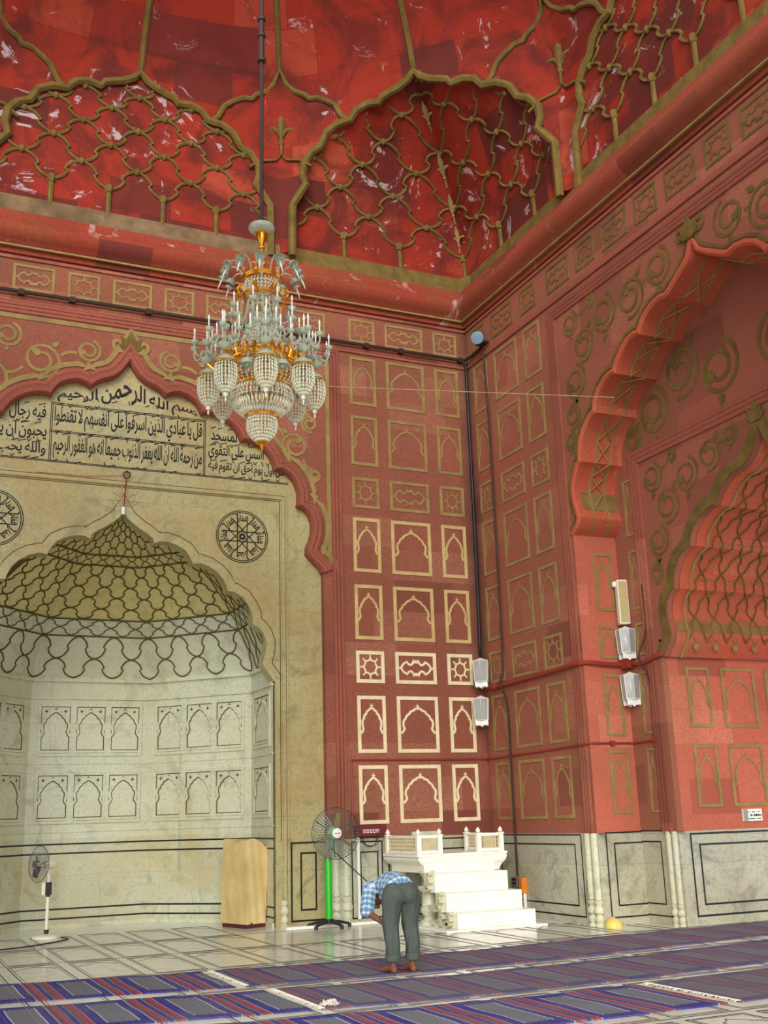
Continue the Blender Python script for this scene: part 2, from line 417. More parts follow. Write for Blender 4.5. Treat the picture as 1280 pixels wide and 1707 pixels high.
def inlay(kind, x0, x1, z0, z1, mp, mat, parent, fw=.07, lw=.036):
    mb = MB(); d0, d1 = -.01, .012
    h = fw/2
    mb.ribbon([(x0+h,z0+h),(x1-h,z0+h),(x1-h,z1-h),(x0+h,z1-h)], fw, mp, d0, d1, True)
    cx, cz = (x0+x1)/2, (z0+z1)/2; w = (x1-x0)/2-fw; hh = (z1-z0)-2*fw
    d1 = .009
    if kind == 'arch':
        p = [(cx+a*1.02, z0+fw+b) for a, b in arch_out(w*1.16, hh)]
        mb.ribbon(p, lw, mp, d0, d1); finial(mb, cx, z0+fw+hh*.825, hh*.1, mp, d0, d1)
    elif kind == 'star':
        R, r = min(w, hh/2)*.80, min(w, hh/2)*.56
        sx = min(1.25, w/(hh/2)); pts = []
        for k in range(8):
            a = PI/2+k*PI/4; b = a+PI/8
            A = (R*math.cos(a)*sx, R*math.sin(a)); B_ = (r*math.cos(b)*sx, r*math.sin(b))
            a2 = a+PI/4; C_ = (R*math.cos(a2)*sx, R*math.sin(a2))
            pts += arc(A, B_, .16, 3) + arc(B_, C_, .16, 3)
            finial(mb, cx+A[0], cz+A[1], .055, mp, d0, d1, a-PI/2)
        mb.ribbon([(cx+x, cz+z) for x, z in pts], lw*.8, mp, d0, d1, True)
    else:
        a, b = w*.86, hh*.40
        q = [(a,0)] + arc((a,0),(a*.62,b*.62),-.12,4) + arc((a*.62,b*.62),(a*.16,b*.72),.45,8) + arc((a*.16,b*.72),(0,b*.60),.2,3)
        q = q[1:]; up = q + [(0,b*.6)] + [(-x, z) for x, z in reversed(q)][:-0 or None]
        dn = [(-x, -z) for x, z in up]
        mb.ribbon([(cx+x, cz+z) for x, z in up + dn[1:-1]], lw, mp, d0, d1, True)
        finial(mb, cx+a, cz, .06, mp, d0, d1, -PI/2); finial(mb, cx-a, cz, .06, mp, d0, d1, PI/2)
        finial(mb, cx, cz+b*.6, .05, mp, d0, d1); finial(mb, cx, cz-b*.6, .05, mp, d0, d1, PI)
    return mb.build('inlay_panel', mat, parent, smooth=30)

def leaf(mb, x, z, s, ang, mp, d0, d1):
    c, q = math.cos(ang), math.sin(ang)
    P = [(0,-.1),(.25,-.42),(.55,-.5),(.8,-.3),(1.05,.05),(1.5,.25),(1.0,.28),(.8,.42),(.4,.45),(.1,.25)]
    mb.prism([(x+s*(a*c-b*q), z+s*(a*q+b*c)) for a, b in P], mp, d0, d1)
def spiral(mb, x, z, r, a0, turn, mp, d0, d1, w=.05):
    n = 26; pts = []; tot = 1.55*2*PI
    for i in range(n+1):
        t = i/n; a = a0 + turn*tot*t; rr = r*(1-.62*t)
        pts.append((x+rr*math.cos(a), z+rr*math.sin(a)))
    mb.ribbon(pts, w, mp, d0, d1)
    leaf(mb, pts[-1][0], pts[-1][1], r*.45, a0+turn*tot+turn*PI/2, mp, d0, d1+.004)
    a = a0+turn*PI*.9; leaf(mb, x+r*.95*math.cos(a), z+r*.95*math.sin(a), r*.32, a, mp, d0, d1+.006)
def vines(specs, mp, mat, parent, name='vine_scroll', w=.05):
    """specs: chains of (x, z, r); mirrored about the axis"""
    for sgn in (1, -1):
        mb = MB(); d0, d1 = -.01, .009
        for ch in specs:
            for k, (x, z, r) in enumerate(ch):
                t = 1 if k % 2 == 0 else -1
                m2 = (lambda s_: (lambda a, b, d: mp(s_*a, b, d)))(sgn)
                spiral(mb, x, z, r, PI*.6 if k % 2 == 0 else -PI*.4, t, m2, d0, d1, w)
                if k+1 < len(ch):
                    x2, z2, r2 = ch[k+1]
                    dx, dz = x2-x, z2-z; L = math.hypot(dx, dz)
                    a = (x+dx/L*r*.98, z+dz/L*r*.98); b = (x2-dx/L*r2*.98, z2-dz/L*r2*.98)
                    if L > r+r2: mb.ribbon(arc(a, b, .15*t, 5)+[b], w, m2, d0, d1-.003)
        mb.build(name, mat, parent, smooth=0)
def lotus(mb, x, z, s, mp, d0, d1):
    for ang, k in ((0,1.0),(.62,.8),(-.62,.8),(1.15,.62),(-1.15,.62)):
        c, q = math.cos(ang), math.sin(ang)
        P = [(-.1,0),(-.24,.35),(-.2,.6),(0,1.0),(.2,.6),(.24,.35),(.1,0)]
        mb.prism([(x+s*k*(a*c+b*q), z+s*k*(-a*q+b*c)) for a, b in P], mp, d0, d1+.01*k)

def frame_bars(mb, a, top, mp, offs, z0, r):
    for o in offs:
        mb.ribbon([(-a-o, z0), (-a-o, top+o), (a+o, top+o), (a+o, z0)], r*2, mp, -.02, r,
                  prof=[(-.5,-.02),(-.42,r*.7),(0,r),(.42,r*.7),(.5,-.02)])
def baluster(mb, mp, a, z0, h, r):
    """a half-engaged bulbous colonette foot on a wall"""
    prof = [(1.2,0),(1.2,.08),(.8,.12),(1.15,.2),(1.25,.3),(.75,.4),(.7,.44),(1.2,.5),(1.35,.62),(1.1,.72),(.8,.77),(1.1,.86),(1.2,.93),(.7,1.0)]
    n = 8; vs = []
    for k in range(n+1):
        t = PI*k/n
        for q, z in prof: vs.append(mp(a+r*q*math.cos(t), z0+h*z, r*q*math.sin(t)))
    m = len(prof)
    fs = [(k*m+i, (k+1)*m+i, (k+1)*m+i+1, k*m+i+1) for k in range(n) for i in range(m-1)]
    mb.add(vs, fs)
def shaft(mb, mp, a, z0, z1, r):
    n = 8; vs = []
    for k in range(n+1):
        t = PI*k/n
        for z in (z0, z1): vs.append(mp(a+r*math.cos(t), z, r*math.sin(t)))
    mb.add(vs, [(2*k, 2*k+2, 2*k+3, 2*k+1) for k in range(n)])
def dado_lines(rects, mp, parent, w=.022):
    for (x0, x1, z0, z1) in rects:
        mb = MB(); mb.ribbon([(x0,z0),(x1,z0),(x1,z1),(x0,z1)], w, mp, -.01, .003, True)
        mb.build('black_border', BLACK, parent, smooth=0)

# ------------------------------------------------------------------ qibla wall (back)
def arch_wall(name, half, foot_a, a0, a1, z0, z1, mp, thick, mat, zbot=None):
    zb = z0 if zbot is None else zbot
    path = mirror(half); f = half[-1][0]
    poly = [(a0, zb)] + [(-foot_a, zb)] + ([(-foot_a, path[0][1])] if abs(foot_a-f) > 1e-4 else []) + path + ([(foot_a, path[-1][1])] if abs(foot_a-f) > 1e-4 else []) + [(foot_a, zb), (a1, zb), (a1, z1), (a0, z1)]
    mb = MB(); mb.prism(poly, mp, 0, -thick)
    return mb.build(name, mat, smooth=35)
wall_back = struct(arch_wall('wall_back', BIGB, 3.38, -6.4, W-CX, ZD, ZC, mB, .135, RED_B))
# moulding round the arch, yellow line, rectangular frame
mb = MB(); mb.ribbon(offset_path(mirror(BIGB), .098), .21, mB, 0, .05, prof=[(-.5,-.13),(-.5,.0),(-.36,.045),(-.12,.055),(-.02,.03),(.2,.05),(.42,.03),(.5,-.01)])
mb.build('arch_moulding', RED_M, wall_back)
mb = MB(); p = offset_path(mirror(BIGB), .275)
mb.ribbon(p, .085, mB, -.01, .016)
for s in (1, -1):
    mb.ribbon([(s*(.2+.16*(1-k/14)*math.cos(PI+k*.5)), 9.30+.16*(1-k/14)*math.sin(PI+k*.5)) for k in range(12)], .06, mB, -.01, .021)
mb.build('arch_outline', OCHRE, wall_back, smooth=0)
mb = MB(); lotus(mb, 0, 9.2, .36, mB, -.01, .03); mb.build('lotus_finial', OLIVE, wall_back, smooth=0)
mb = MB(); mb.ribbon([(-3.5, 5.75), (-3.5, 9.53), (3.5, 9.53), (3.5, 5.75)], .075, mB, -.01, .012); mb.build('spandrel_border', OCHRE, wall_back, smooth=0)
mb = MB(); frame_bars(mb, 3.58, 9.62, mB, (0, .065, .13), ZD, .032); mb.build('frame_moulding', RED_M, wall_back)
vines([[(.68,9.1,.2),(1.42,8.84,.32),(2.2,8.42,.3),(2.88,7.86,.27),(3.24,7.36,.12)],[(1.95,9.2,.22),(2.55,9.05,.25),(3.1,8.75,.25),(3.15,8.3,.16)]], mB, OCHRE, wall_back)
# the pier: three columns of inlaid panels
COLX = [(7.28,7.80),(8.01,8.79),(9.01,9.51)]
ROWS = [('arch',1.50,2.435),('arch',2.635,3.575),('star',3.79,4.33),('arch',4.525,5.475),('arch',5.70,6.67),('star',6.85,7.41),('arch',7.64,8.57),('arch',8.78,9.71)]
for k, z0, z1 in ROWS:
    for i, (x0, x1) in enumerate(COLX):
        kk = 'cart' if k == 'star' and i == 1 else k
        inlay(kk, x0-CX, x1-CX, z0, z1, mB, CREAM if z1 < 4.4 else CREAM_D if z1 < 6.7 else OCHRE, wall_back, .06 if z1 < 6.7 else .055, .038 if z1 < 6.7 else .034)  # upper rows yellower: limewash and grime, with weaker light put into the colour
# frieze between two mouldings
fr = [('cart',c-.33,c+.33) for c in (0,1.6,-1.6,-3.2,3.15)] + [('star',c-.26,c+.26) for c in (.8,-.8,-2.4,2.4)] + [('star',3.94,4.46),('cart',4.67,5.45),('star',5.67,6.17)]
for k, x0, x1 in fr: inlay(k, x0, x1, 10.0, 10.46, mB, OCHRE, wall_back, .045, .03)
mb = MB()
for z, r in ((9.80,.03),(9.86,.02),(10.56,.03)): mb.box(CX-6.4, W, D-r, D+.01, z-.025, z+.025)
mb.build('string_course', RED_M, wall_back, smooth=0)
# marble foot of the red pier
mb = MB(); mb.box(CX+3.38, W, D, D+.13, 0, ZD); mb.box(CX-6.4, CX-3.38, D, D+.13, 0, ZD)
pd = mb.build('dado', MAR_DADO, wall_back, smooth=0)
dado_lines([(7.13-CX,7.66-CX,.07,1.23),(7.28-CX,7.58-CX,.21,1.07),(7.78-CX,9.66-CX,.07,1.23),(7.92-CX,9.5-CX,.21,1.07)], mB, wall_back)
mb = MB()
for a in (3.50, 3.69):
    shaft(mb, mB, a, .42, ZD, .065); baluster(mb, mB, a, .0, .42, .07)
mb.build('colonette', MAR_LOW, wall_back)

# marble face with the inscription and the mihrab opening
wall_marble = struct(arch_wall('wall_marble', MIH, 2.55, -3.7, 3.7, 0, 9.3, mM, .26, MAR_HI))
mb = MB(); mb.ribbon(offset_path(mirror(MIH), .15), .014, mM, -.01, .003); mb.build('arch_incision', GROOVE, wall_marble, smooth=0)
mb = MB()
for o, r in ((0,.035),(.06,.02)):
    mb.ribbon([(-2.70-o,.0),(-2.70-o,6.93+o),(2.70+o,6.93+o),(2.70+o,.0)], r*2, mM, -.01, r, prof=[(-.5,-.01),(-.4,r*.8),(0,r),(.4,r*.8),(.5,-.01)])
mb.build('frame_moulding', MAR_HI, wall_marble)
mb = MB(); mb.ribbon([(-2.76,ZD),(-2.76,6.99),(2.76,6.99),(2.76,ZD)], .012, mM, -.01, .004); mb.ribbon([(-2.64,ZD),(-2.64,6.87),(2.64,6.87),(2.64,ZD)], .012, mM, -.01, .004)
mb.build('frame_groove', GROOVE, wall_marble, smooth=0)
dado_lines([(2.81,3.42,.08,1.25),(2.97,3.22,.24,1.09)], mM, wall_marble, .028)
mb = MB(); baluster(mb, mM, 2.69, 0, .4, .05); mb.build('baluster_foot', MAR_LOW, wall_marble)
mb = MB()   # leaf finial carved over the mihrab
for ang, k in ((0,1.0),(.75,.7),(-.75,.7),(1.3,.62),(-1.3,.62)):
    c, q = math.cos(ang), math.sin(ang)
    P = [(-.06,.05),(-.14,.3),(-.1,.5),(0,.8),(.1,.5),(.14,.3),(.06,.05)]
    mb.ribbon([(.5*k*(a*c+b*q), 6.58+.5*k*(-a*q+b*c)) for a, b in P], .014, mM, -.01, .012, True)
mb.build('leaf_finial', MAR_HI, wall_marble)

# ---- inscription
def letter_table():
    t = {}
    for cp in range(0xFE80, 0xFEF5):
        d = unicodedata.decomposition(chr(cp)).split()
        if len(d) == 2: t.setdefault(chr(int(d[1], 16)), {})[d[0].strip('<>')] = chr(cp)
    return t
LT = letter_table()
def shape(s):
    s = s.replace('\u0644\u0627', '\ufefb'); out = []
    for i, c in enumerate(s):
        p = s[i-1] if i else ' '; n = s[i+1] if i+1 < len(s) else ' '
        a = p in LT and 'initial' in LT[p]; b = (n in LT and 'final' in LT[n]) or n == '\ufefb'
        if c == '\ufefb': out.append('\ufefc' if a else c); continue
        if c not in LT: out.append(c); continue
        f = LT[c]; k = 'isolated'
        if a and 'final' in f: k = 'final'
        if b and 'initial' in f: k = 'medial' if (k == 'final' and 'medial' in f) else 'initial'
        out.append(f.get(k, f.get('isolated', c)))
    return ''.join(out)[::-1]
def text_data(s, weight=.02):
    cu = bpy.data.curves.new('lettering', 'FONT'); cu.body = s; cu.size = 1; cu.bevel_depth = weight; cu.bevel_resolution = 0; cu.extrude = .01
    cu.space_word = .6; cu.resolution_u = 4
    o = bpy.data.objects.new('lettering', cu); COL.objects.link(o)
    dg = bpy.context.evaluated_depsgraph_get(); me = bpy.data.meshes.new_from_object(o.evaluated_get(dg))
    vs = [tuple(v.co) for v in me.vertices]; fs = [tuple(p.vertices) for p in me.polygons]
    bpy.data.objects.remove(o); bpy.data.curves.remove(cu); bpy.data.meshes.remove(me)
    return vs, fs
TEXTS = {}
def put_text(mb, s, x0, x1, z0, z1, mp, weight=.02, d=.004, mat2=None):
    if (s, weight) not in TEXTS: TEXTS[(s, weight)] = text_data(s, weight)
    vs, fs = TEXTS[(s, weight)]
    xs = [v[0] for v in vs]; ys = [v[1] for v in vs]; zs = [v[2] for v in vs]
    a, b, c, e = min(xs), max(xs), min(ys), max(ys); zr = max(max(zs)-min(zs), 1e-6)
    out = []; zm = min(zs)
    for v in vs:
        x = x0+(v[0]-a)/(b-a)*(x1-x0); z = z0+(v[1]-c)/(e-c)*(z1-z0)
        if mat2 is not None: x, z = mat2(x, z)
        out.append(mp(x, z, -.002 + (v[2]-zm)/zr*d))
    mb.add(out, fs)
def harakat(mb, x0, x1, z0, z1, n, rng):
    for k in range(n):
        x = x0+(x1-x0)*(k+.2+.6*rng.random())/n
        for z, q in ((z1+.015, 1), (z0-.03, .7)):
            if rng.random() > q: continue
            L = .05+.05*rng.random()
            if rng.random() < .62: mb.ribbon([(x-L, z-.018), (x+L*.4, z+.018)], .016, mM, -.002, .003)
            elif rng.random() < .6: mb.ribbon([(x-.03, z+.03), (x-.005, z-.015), (x+.03, z+.035)], .014, mM, -.002, .003)
            else: mb.ribbon([(x-.01, z+.05), (x+.02, z-.03)], .016, mM, -.002, .003)
rng = random.Random(3)
def under_arch(x, z):
    """the top line is drawn lower towards its ends so that it stays under the arch"""
    xs = abs(x); top = next((b+(d-b)*(xs-a)/max(1e-6, c-a) for (a, b), (c, d) in zip(BIGB, BIGB[1:]) if a <= xs <= c), 8.3)-.07
    return x, 8.21+(z-8.21)*(min(8.84, top)-8.21)/(8.84-8.21)
LINES = [('بسم الله الرحمن الرحيم', -1.12, 1.18, 8.21, 8.84, 9), ('قل يا عبادي الذين اسرفوا على انفسهم لا تقنطوا', -1.15, 1.27, 7.735, 8.13, 13),
         ('من رحمة الله ان الله يغفر الذنوب جميعا انه هو الغفور الرحيم', -1.15, 1.27, 7.245, 7.66, 14),
         ('لمسجد', 1.42, 1.88, 7.80, 8.06, 3), ('اسس على التقوى', 1.38, 2.36, 7.53, 7.79, 5), ('من اول يوم احق ان تقوم فيه', 1.38, 2.72, 7.26, 7.49, 8),
         ('فيه رجال', -1.84, -1.28, 7.84, 8.12, 3), ('يحبون ان يتطهروا', -2.42, -1.26, 7.53, 7.80, 6), ('والله يحب المطهرين', -2.72, -1.26, 7.26, 7.49, 7)]
for s, x0, x1, z0, z1, n in LINES:
    mb = MB(); put_text(mb, shape(s), x0, x1, z0, z1, mM, .02, .004, under_arch if z1 > 8.5 else None); harakat(mb, x0, x1, z0, min(z1, 8.3), n, rng)
    mb.build('inscription', INK, wall_marble, smooth=0, clean=False)
mb = MB()
for z in (7.21, 7.19): mb.ribbon([(-2.85, z), (2.80, z)], .012, mM, -.002, .003)
for o in (0, .025):
    mb.ribbon([(-1.18-o, 7.2), (-1.18-o, 8.16+o), (1.30+o, 8.16+o), (1.30+o, 7.2)], .012, mM, -.002, .003)
for z in (7.69, 7.715): mb.ribbon([(-1.2, z), (1.3, z)], .012, mM, -.002, .003)
mb.build('inscription_border', INK, wall_marble, smooth=0)
for s in (1, -1):     # the two roundels
    mb = MB(); rx, rz = s*1.98, 6.20
    for r in (.445, .415): mb.ribbon([(rx+r*math.cos(a*PI/24), rz+r*math.sin(a*PI/24)) for a in range(48)], .014, mM, -.002, .004, True)
    for k in range(8):
        a = k*PI/4+PI/2; c, q = math.cos(a), math.sin(a)
        T = lambda x, z: (rx + x*c - z*q, rz + x*q + z*c)
        mb.ribbon([T(-.035, .085), T(.05, .085), T(.37, .085), T(.38, .105), T(.365, .12)], .017, mM, -.002, .004)
        mb.ribbon([T(.05, -.085), T(.36, -.085)], .017, mM, -.002, .004)
        put_text(mb, shape('غفار'), -.085, .085, .23, .375, mM, .03, .004, lambda x, z: (rx + z*c + x*q, rz + z*q - x*c))
        leaf(mb, *T(.02, 0), .04, a+.3, mM, -.002, .004)
    mb.build('roundel', INK, wall_marble, smooth=0, clean=False)

# ------------------------------------------------------------------ the mihrab niche (half octagon with a net-vaulted half dome)
NX, NY, NA, NZ, NT_ = CX+.06, 17.40, 2.46, 4.07, 6.50
nb = NA*.41421
CORN = [(NA,-.12),(NA,nb),(nb,NA),(-nb,NA),(-NA,nb),(-NA,-.12)]
def ns(z):
    if z <= NZ: return 1.0
    h = min(1.0, (z-NZ)/(NT_-NZ)); return max(.004, (1-h**1.45)**.62)
def niche(u, z, d=0.0):
    """u in 0..5 along the five facets, right to left; d pulls the point towards the axis"""
    i = min(4, int(u)); t = u-i
    x = CORN[i][0]*(1-t)+CORN[i+1][0]*t; y = CORN[i][1]*(1-t)+CORN[i+1][1]*t
    s = ns(z); r = math.hypot(x, y); k = max(0, (s*r-d)/r)
    return (NX+x*k, NY+max(y, -.12)*k, z-(d*.5 if z > NZ+.8 else 0))
mb = MB(); us = [i/6 for i in range(31)]
def niche_rows(zs, d=0.0):
    vs = [niche(u, z, d) for z in zs for u in us]; n = len(us)
    return vs, [(j*n+i, j*n+i+1, (j+1)*n+i+1, (j+1)*n+i) for j in range(len(zs)-1) for i in range(n-1)]
mb.mi = 0; mb.add(*niche_rows([0, ZD+.14]))
mb.mi = 1; mb.add(*niche_rows([ZD+.14, 4.0] + [4.08+.1*k for k in range(11)]))
mb.mi = 2; mb.add(*niche_rows([5.08+(NT_-5.08)*k/20 for k in range(21)]))
wall_niche = struct(mb.build('wall_mihrab', [MAR_NICHE, MAR_LOW, MAR_DOME], smooth=20, clean=False))
def niche_map(i):
    """wall map of facet i: a from its middle, b up, d out"""
    p0 = Vector((NX+CORN[i+1][0], NY+CORN[i+1][1], 0)); p1 = Vector((NX+CORN[i][0], NY+CORN[i][1], 0))
    m = (p0+p1)/2; t = (p1-p0).normalized(); nrm = Vector((-t.y, t.x, 0))
    if nrm.dot(Vector((NX, NY, 0))-m) < 0: nrm = -nrm
    return lambda a, b, d: tuple(m + t*a + nrm*d + Vector((0,0,b)))
for i in range(5):
    mp = niche_map(i); L = math.hypot(CORN[i][0]-CORN[i+1][0], CORN[i][1]-CORN[i+1][1])
    n = 3 if L > 1.5 else 1
    w = (L-.26)/n
    for (z0, z1) in ((1.66,2.50),(2.78,3.66)):
        for k in range(n):
            a0 = -L/2+.13+w*k; fr_ = MB()
            fr_.ribbon([(a0+.025,z0+.02),(a0+w-.025,z0+.02),(a0+w-.025,z1-.02),(a0+.025,z1-.02)], .05, mp, -.01, .022, True)
            ar = [(a0+w/2+x*1.02, z0+.05+z*1.02) for x, z in arch_out(w*.52, (z1-z0)*.96, 4)]
            ar = [(ar[0][0], z0+.07)] + ar + [(ar[-1][0], z0+.07)]
            fr_.ribbon(ar, .04, mp, -.01, .024, True)
            pn = fr_.build('carved_panel', MAR_LOW, wall_niche)
            g = MB(); g.ribbon(offset_path(ar, -.026, True), .018, mp, -.01, .004, True)
            g.ribbon([(a0+.058,z0+.052),(a0+w-.058,z0+.052),(a0+w-.058,z1-.052),(a0+.058,z1-.052)], .010, mp, -.01, .004, True)
            for sx in (-.3, 0, .3): finial(g, a0+w/2+sx*w*.9, z1-.16 if sx else z1-.13, .07, mp, -.01, .006)
            g.build('carved_groove', GROOVE, pn, smooth=0)
    mb = MB()
    for z in (.15, .30, 1.18, 1.33): mb.ribbon([(-L/2,z),(L/2,z)], .026, mp, -.01, .004)
    mb.build('black_border', BLACK, wall_niche, smooth=0)
    mb = MB()
    for z, h, d in ((3.74,.03,.03),(4.04,.05,.05),(1.52,.02,.015),(2.64,.02,.012),(0,.07,.03)): mb.ribbon([(-L/2,z+h/2),(L/2,z+h/2)], h, mp, -.01, d)
    mb.build('ledge', MAR_LOW, wall_niche, smooth=0)
def scallop(P, n=5, b=.22):
    """two bows along the chain a -> b (in parameter space) like the edge of a cusped cell"""
    out = []
    for k in range(len(P)-1):
        A = Vector(P[k]); B = Vector(P[k+1]); M = (A+B)/2
        s = 1 if (B.x-A.x) > 0 else -1; d = B-A; k_ = Vector((-d.y, d.x))*(-s*.05)
        out += arc(A, M+k_, -b*s, n) + [tuple(M+k_)] + arc(M-k_, B, b*s, n)
    out.append(tuple(P[-1])); return out
def net(surf, u0, u1, nu, zs, r, mat, name, parent, ok=None, knobs=0.0, n=5, b=.2, tn=5):
    """ogee net on a surface: diamonds of nu columns and len(zs) rows, one mesh"""
    du = (u1-u0)/nu; mb = MB()
    def put(path):
        seg = []
        for u, z in path:
            if u < u0-1e-6 or u > u1+1e-6 or (ok and not ok(u, z)):
                if len(seg) > 1: mb.tube([surf(*q) for q in seg], r, tn)
                seg = []
            else: seg.append((u, z))
        if len(seg) > 1: mb.tube([surf(*q) for q in seg], r, tn)
    for j in range(len(zs)-1):
        off = (j % 2)*.5
        for i in range(-1, nu+1):
            a = (u0+du*(i+off), zs[j])
            for sgn in (-.5, .5):
                bb = (a[0]+du*sgn, zs[j+1])
                sc_ = (zs[j+1]-zs[j])/abs(du*.5)
                q = scallop([(a[0]*sc_, a[1]), (bb[0]*sc_, bb[1])], n, b)
                put([(x/sc_, z) for x, z in q])
            if knobs and u0 < a[0] < u1 and (not ok or ok(*a)): mb.ball(surf(*a), knobs, 6, 1.2)
    return mb.build(name, mat, parent, smooth=50)
S_in = lambda u, z: niche(u, z, .006)  # the net's dark olive lines draw the shadow beside the marble ribs
net(S_in, 0, 5, 15, [4.12, 4.44, 4.80], .014, GROOVE, 'carved_net', wall_niche, b=.15)
net(S_in, 0, 5, 20, [4.82, 4.95, 5.07], .010, GROOVE, 'carved_net', wall_niche, b=.05)
net(S_in, 0, 5, 15, [5.09, 5.25, 5.42, 5.58, 5.74, 5.88], .013, GROOVE, 'carved_net', wall_niche, b=.15)
net(S_in, 0, 5, 20, [5.89, 5.96, 6.02], .008, GROOVE, 'carved_net', wall_niche, b=.05)
net(S_in, 0, 5, 15, [6.03, 6.12, 6.2, 6.27, 6.33, 6.38, 6.42, 6.45, 6.48], .010, GROOVE, 'carved_net', wall_niche, b=.16)
mb = MB()
for z in (4.81, 5.08, 5.885, 6.025): mb.tube([niche(u, z, .008) for u in us], .015, 5)
mb.build('carved_ring', GROOVE, wall_niche)

# ------------------------------------------------------------------ right wall: outer arch, recess, inner arch, vaulted passage
YF = CY - 6.4            # the front edge of the bay
wall_right = struct(arch_wall('wall_right', BIGR, 3.39, D-CY, YF-CY, ZD, ZC, mR, .10, RED_R))
# the deep soffit of the outer arch (reveal) and its painted band
def soffit(half, foot, mp, d0, d1, zbot, mat, name, parent, n=4):
    path = [(-foot, zbot)] + mirror(half) + [(foot, zbot)]
    mb = MB(); vs = [mp(x, z, d0+(d1-d0)*k/n) for k in range(n+1) for x, z in path]; m = len(path)
    mb.add(vs, [(k*m+i, k*m+i+1, (k+1)*m+i+1, (k+1)*m+i) for k in range(n) for i in range(m-1)])
    return mb.build(name, mat, parent, smooth=35)
soffit(BIGR, 3.39, mR, -.09, -(W2-W), 0, RED_S, 'arch_soffit', wall_right)
mb = MB(); full = mirror(BIGR)
for d in (-.26, -.40, -.54):
    n_ = len(full); vs = []
    P = offset_path(full, -.006)
    for x, z in P: vs += [mR(x, z, d), mR(x, z, d-.035)]
    if d == -.40:
        for k in range(0, n_-3, 2):
            x, z = P[k]; x2, z2 = P[k+2]
            mb.tube([mR(x, z, -.28), mR((x+x2)/2, (z+z2)/2, -.40), mR(x2, z2, -.54)], .014, 4); mb.tube([mR(x, z, -.54), mR((x+x2)/2, (z+z2)/2, -.40), mR(x2, z2, -.28)], .014, 4)
    else: mb.add(vs, [(2*i, 2*i+1, 2*i+3, 2*i+2) for i in range(n_-1)])
mb.build('soffit_band', OCHRE, wall_right)
mb = MB(); mb.ribbon(offset_path(full, .044), .10, mR, -.09, .02, prof=[(-.5,-.1),(-.5,.0),(-.2,.03),(.2,.03),(.5,-.01)]); mb.build('arch_moulding', RED_S, wall_right)
mb = MB(); mb.ribbon(offset_path(full, .125), .05, mR, -.01, .016)
for s in (1, -1): mb.ribbon([(s*(.2+.15*(1-k/14)*math.cos(PI+k*.5)), 9.36+.15*(1-k/14)*math.sin(PI+k*.5)) for k in range(12)], .05, mR, -.01, .021)
mb.build('arch_outline', OLIVE, wall_right, smooth=0)
mb = MB(); lotus(mb, 0, 9.2, .34, mR, -.01, .05); mb.build('lotus_finial', OLIVE, wall_right, smooth=0)
mb = MB(); frame_bars(mb, 3.46, 9.52, mR, (0, .07, .14), ZD, .036); mb.build('frame_moulding', RED_M, wall_right)
vines([[(.75,9.13,.3),(1.42,8.97,.34),(2.1,9.0,.33),(2.68,8.74,.29),(2.98,8.2,.3),(3.1,7.68,.22),(3.22,7.28,.16)],[(3.0,9.22,.22),(2.42,9.38,.1)]], mR, OLIVE, wall_right, w=.05)
RC = [(16.36,16.86),(15.32,16.10),(14.56,15.10)]
for k, z0, z1 in ROWS:
    for i, (y0, y1) in enumerate(RC):
        kk = 'cart' if k == 'star' and i == 1 else k
        inlay(kk, y0-CY, y1-CY, z0, z1, mR, OCHRE, wall_right, .05, .03)
frr = [('star',16.36,16.86),('cart',15.36,16.12),('star',14.6,15.1)] + [(('cart','star')[k % 2], 13.9-.79*k-(.33 if k % 2 == 0 else .26), 13.9-.79*k+(.33 if k % 2 == 0 else .26)) for k in range(11)]
for k, y0, y1 in frr: inlay(k, y0-CY, y1-CY, 10.0, 10.46, mR, OLIVE, wall_right, .045, .03)
mb = MB()
for z, r in ((9.80,.03),(9.86,.02),(10.56,.03)): mb.box(W-r, W+.01, YF, D, z-.025, z+.025)
mb.build('string_course', RED_M, wall_right, smooth=0)
mb = MB(); mb.box(W, W+.10, JY1+.02, D+.1, 0, ZD); mb.box(W, W+.1, YF, CY-3.39, 0, ZD); mb.build('dado', MAR_DADO, wall_right, smooth=0)
dado_lines([(14.45-CY,16.98-CY,.10,1.26),(14.62-CY,16.82-CY,.25,1.12)], mR, wall_right)
mb = MB()
for a in (3.44, 3.60):
    shaft(mb, mR, a, .36, ZD, .06); baluster(mb, mR, a, 0, .36, .065)
mb.build('colonette', MAR_LOW, wall_right)
# first reveal (faces the camera): one column of panels
mb = MB(); mb.box(W, W2, JY1-.012, JY1+.012, ZD, 5.80); rv = mb.build('reveal', RED_J, wall_right, smooth=0)
mb = MB(); mb.box(W, W2, JY1-.02, JY1+.02, 0, ZD); mb.build('reveal_dado', MAR_DADO, wall_right, smooth=0)
mJr = lambda a, b, d: (a, JY1-.013-d, b)
for k, z0, z1 in (('arch',1.55,2.47),('arch',2.68,3.61),('arch',3.85,4.35),('arch',4.59,5.51)): inlay(k, 10.04, 10.38, z0, z1, mJr, OCHRE, wall_right, .045, .028)
mJd = lambda a, b, d: (a, JY1-.021-d, b)
mb = MB()
for (x0, z0, z1) in ((9.86,.11,1.28),(10.0,.27,1.13)): mb.ribbon([(W2,z0),(x0,z0),(x0,z1),(W2,z1)], .02, mJd, -.01, .003)
mb.build('black_border', BLACK, wall_right, smooth=0)

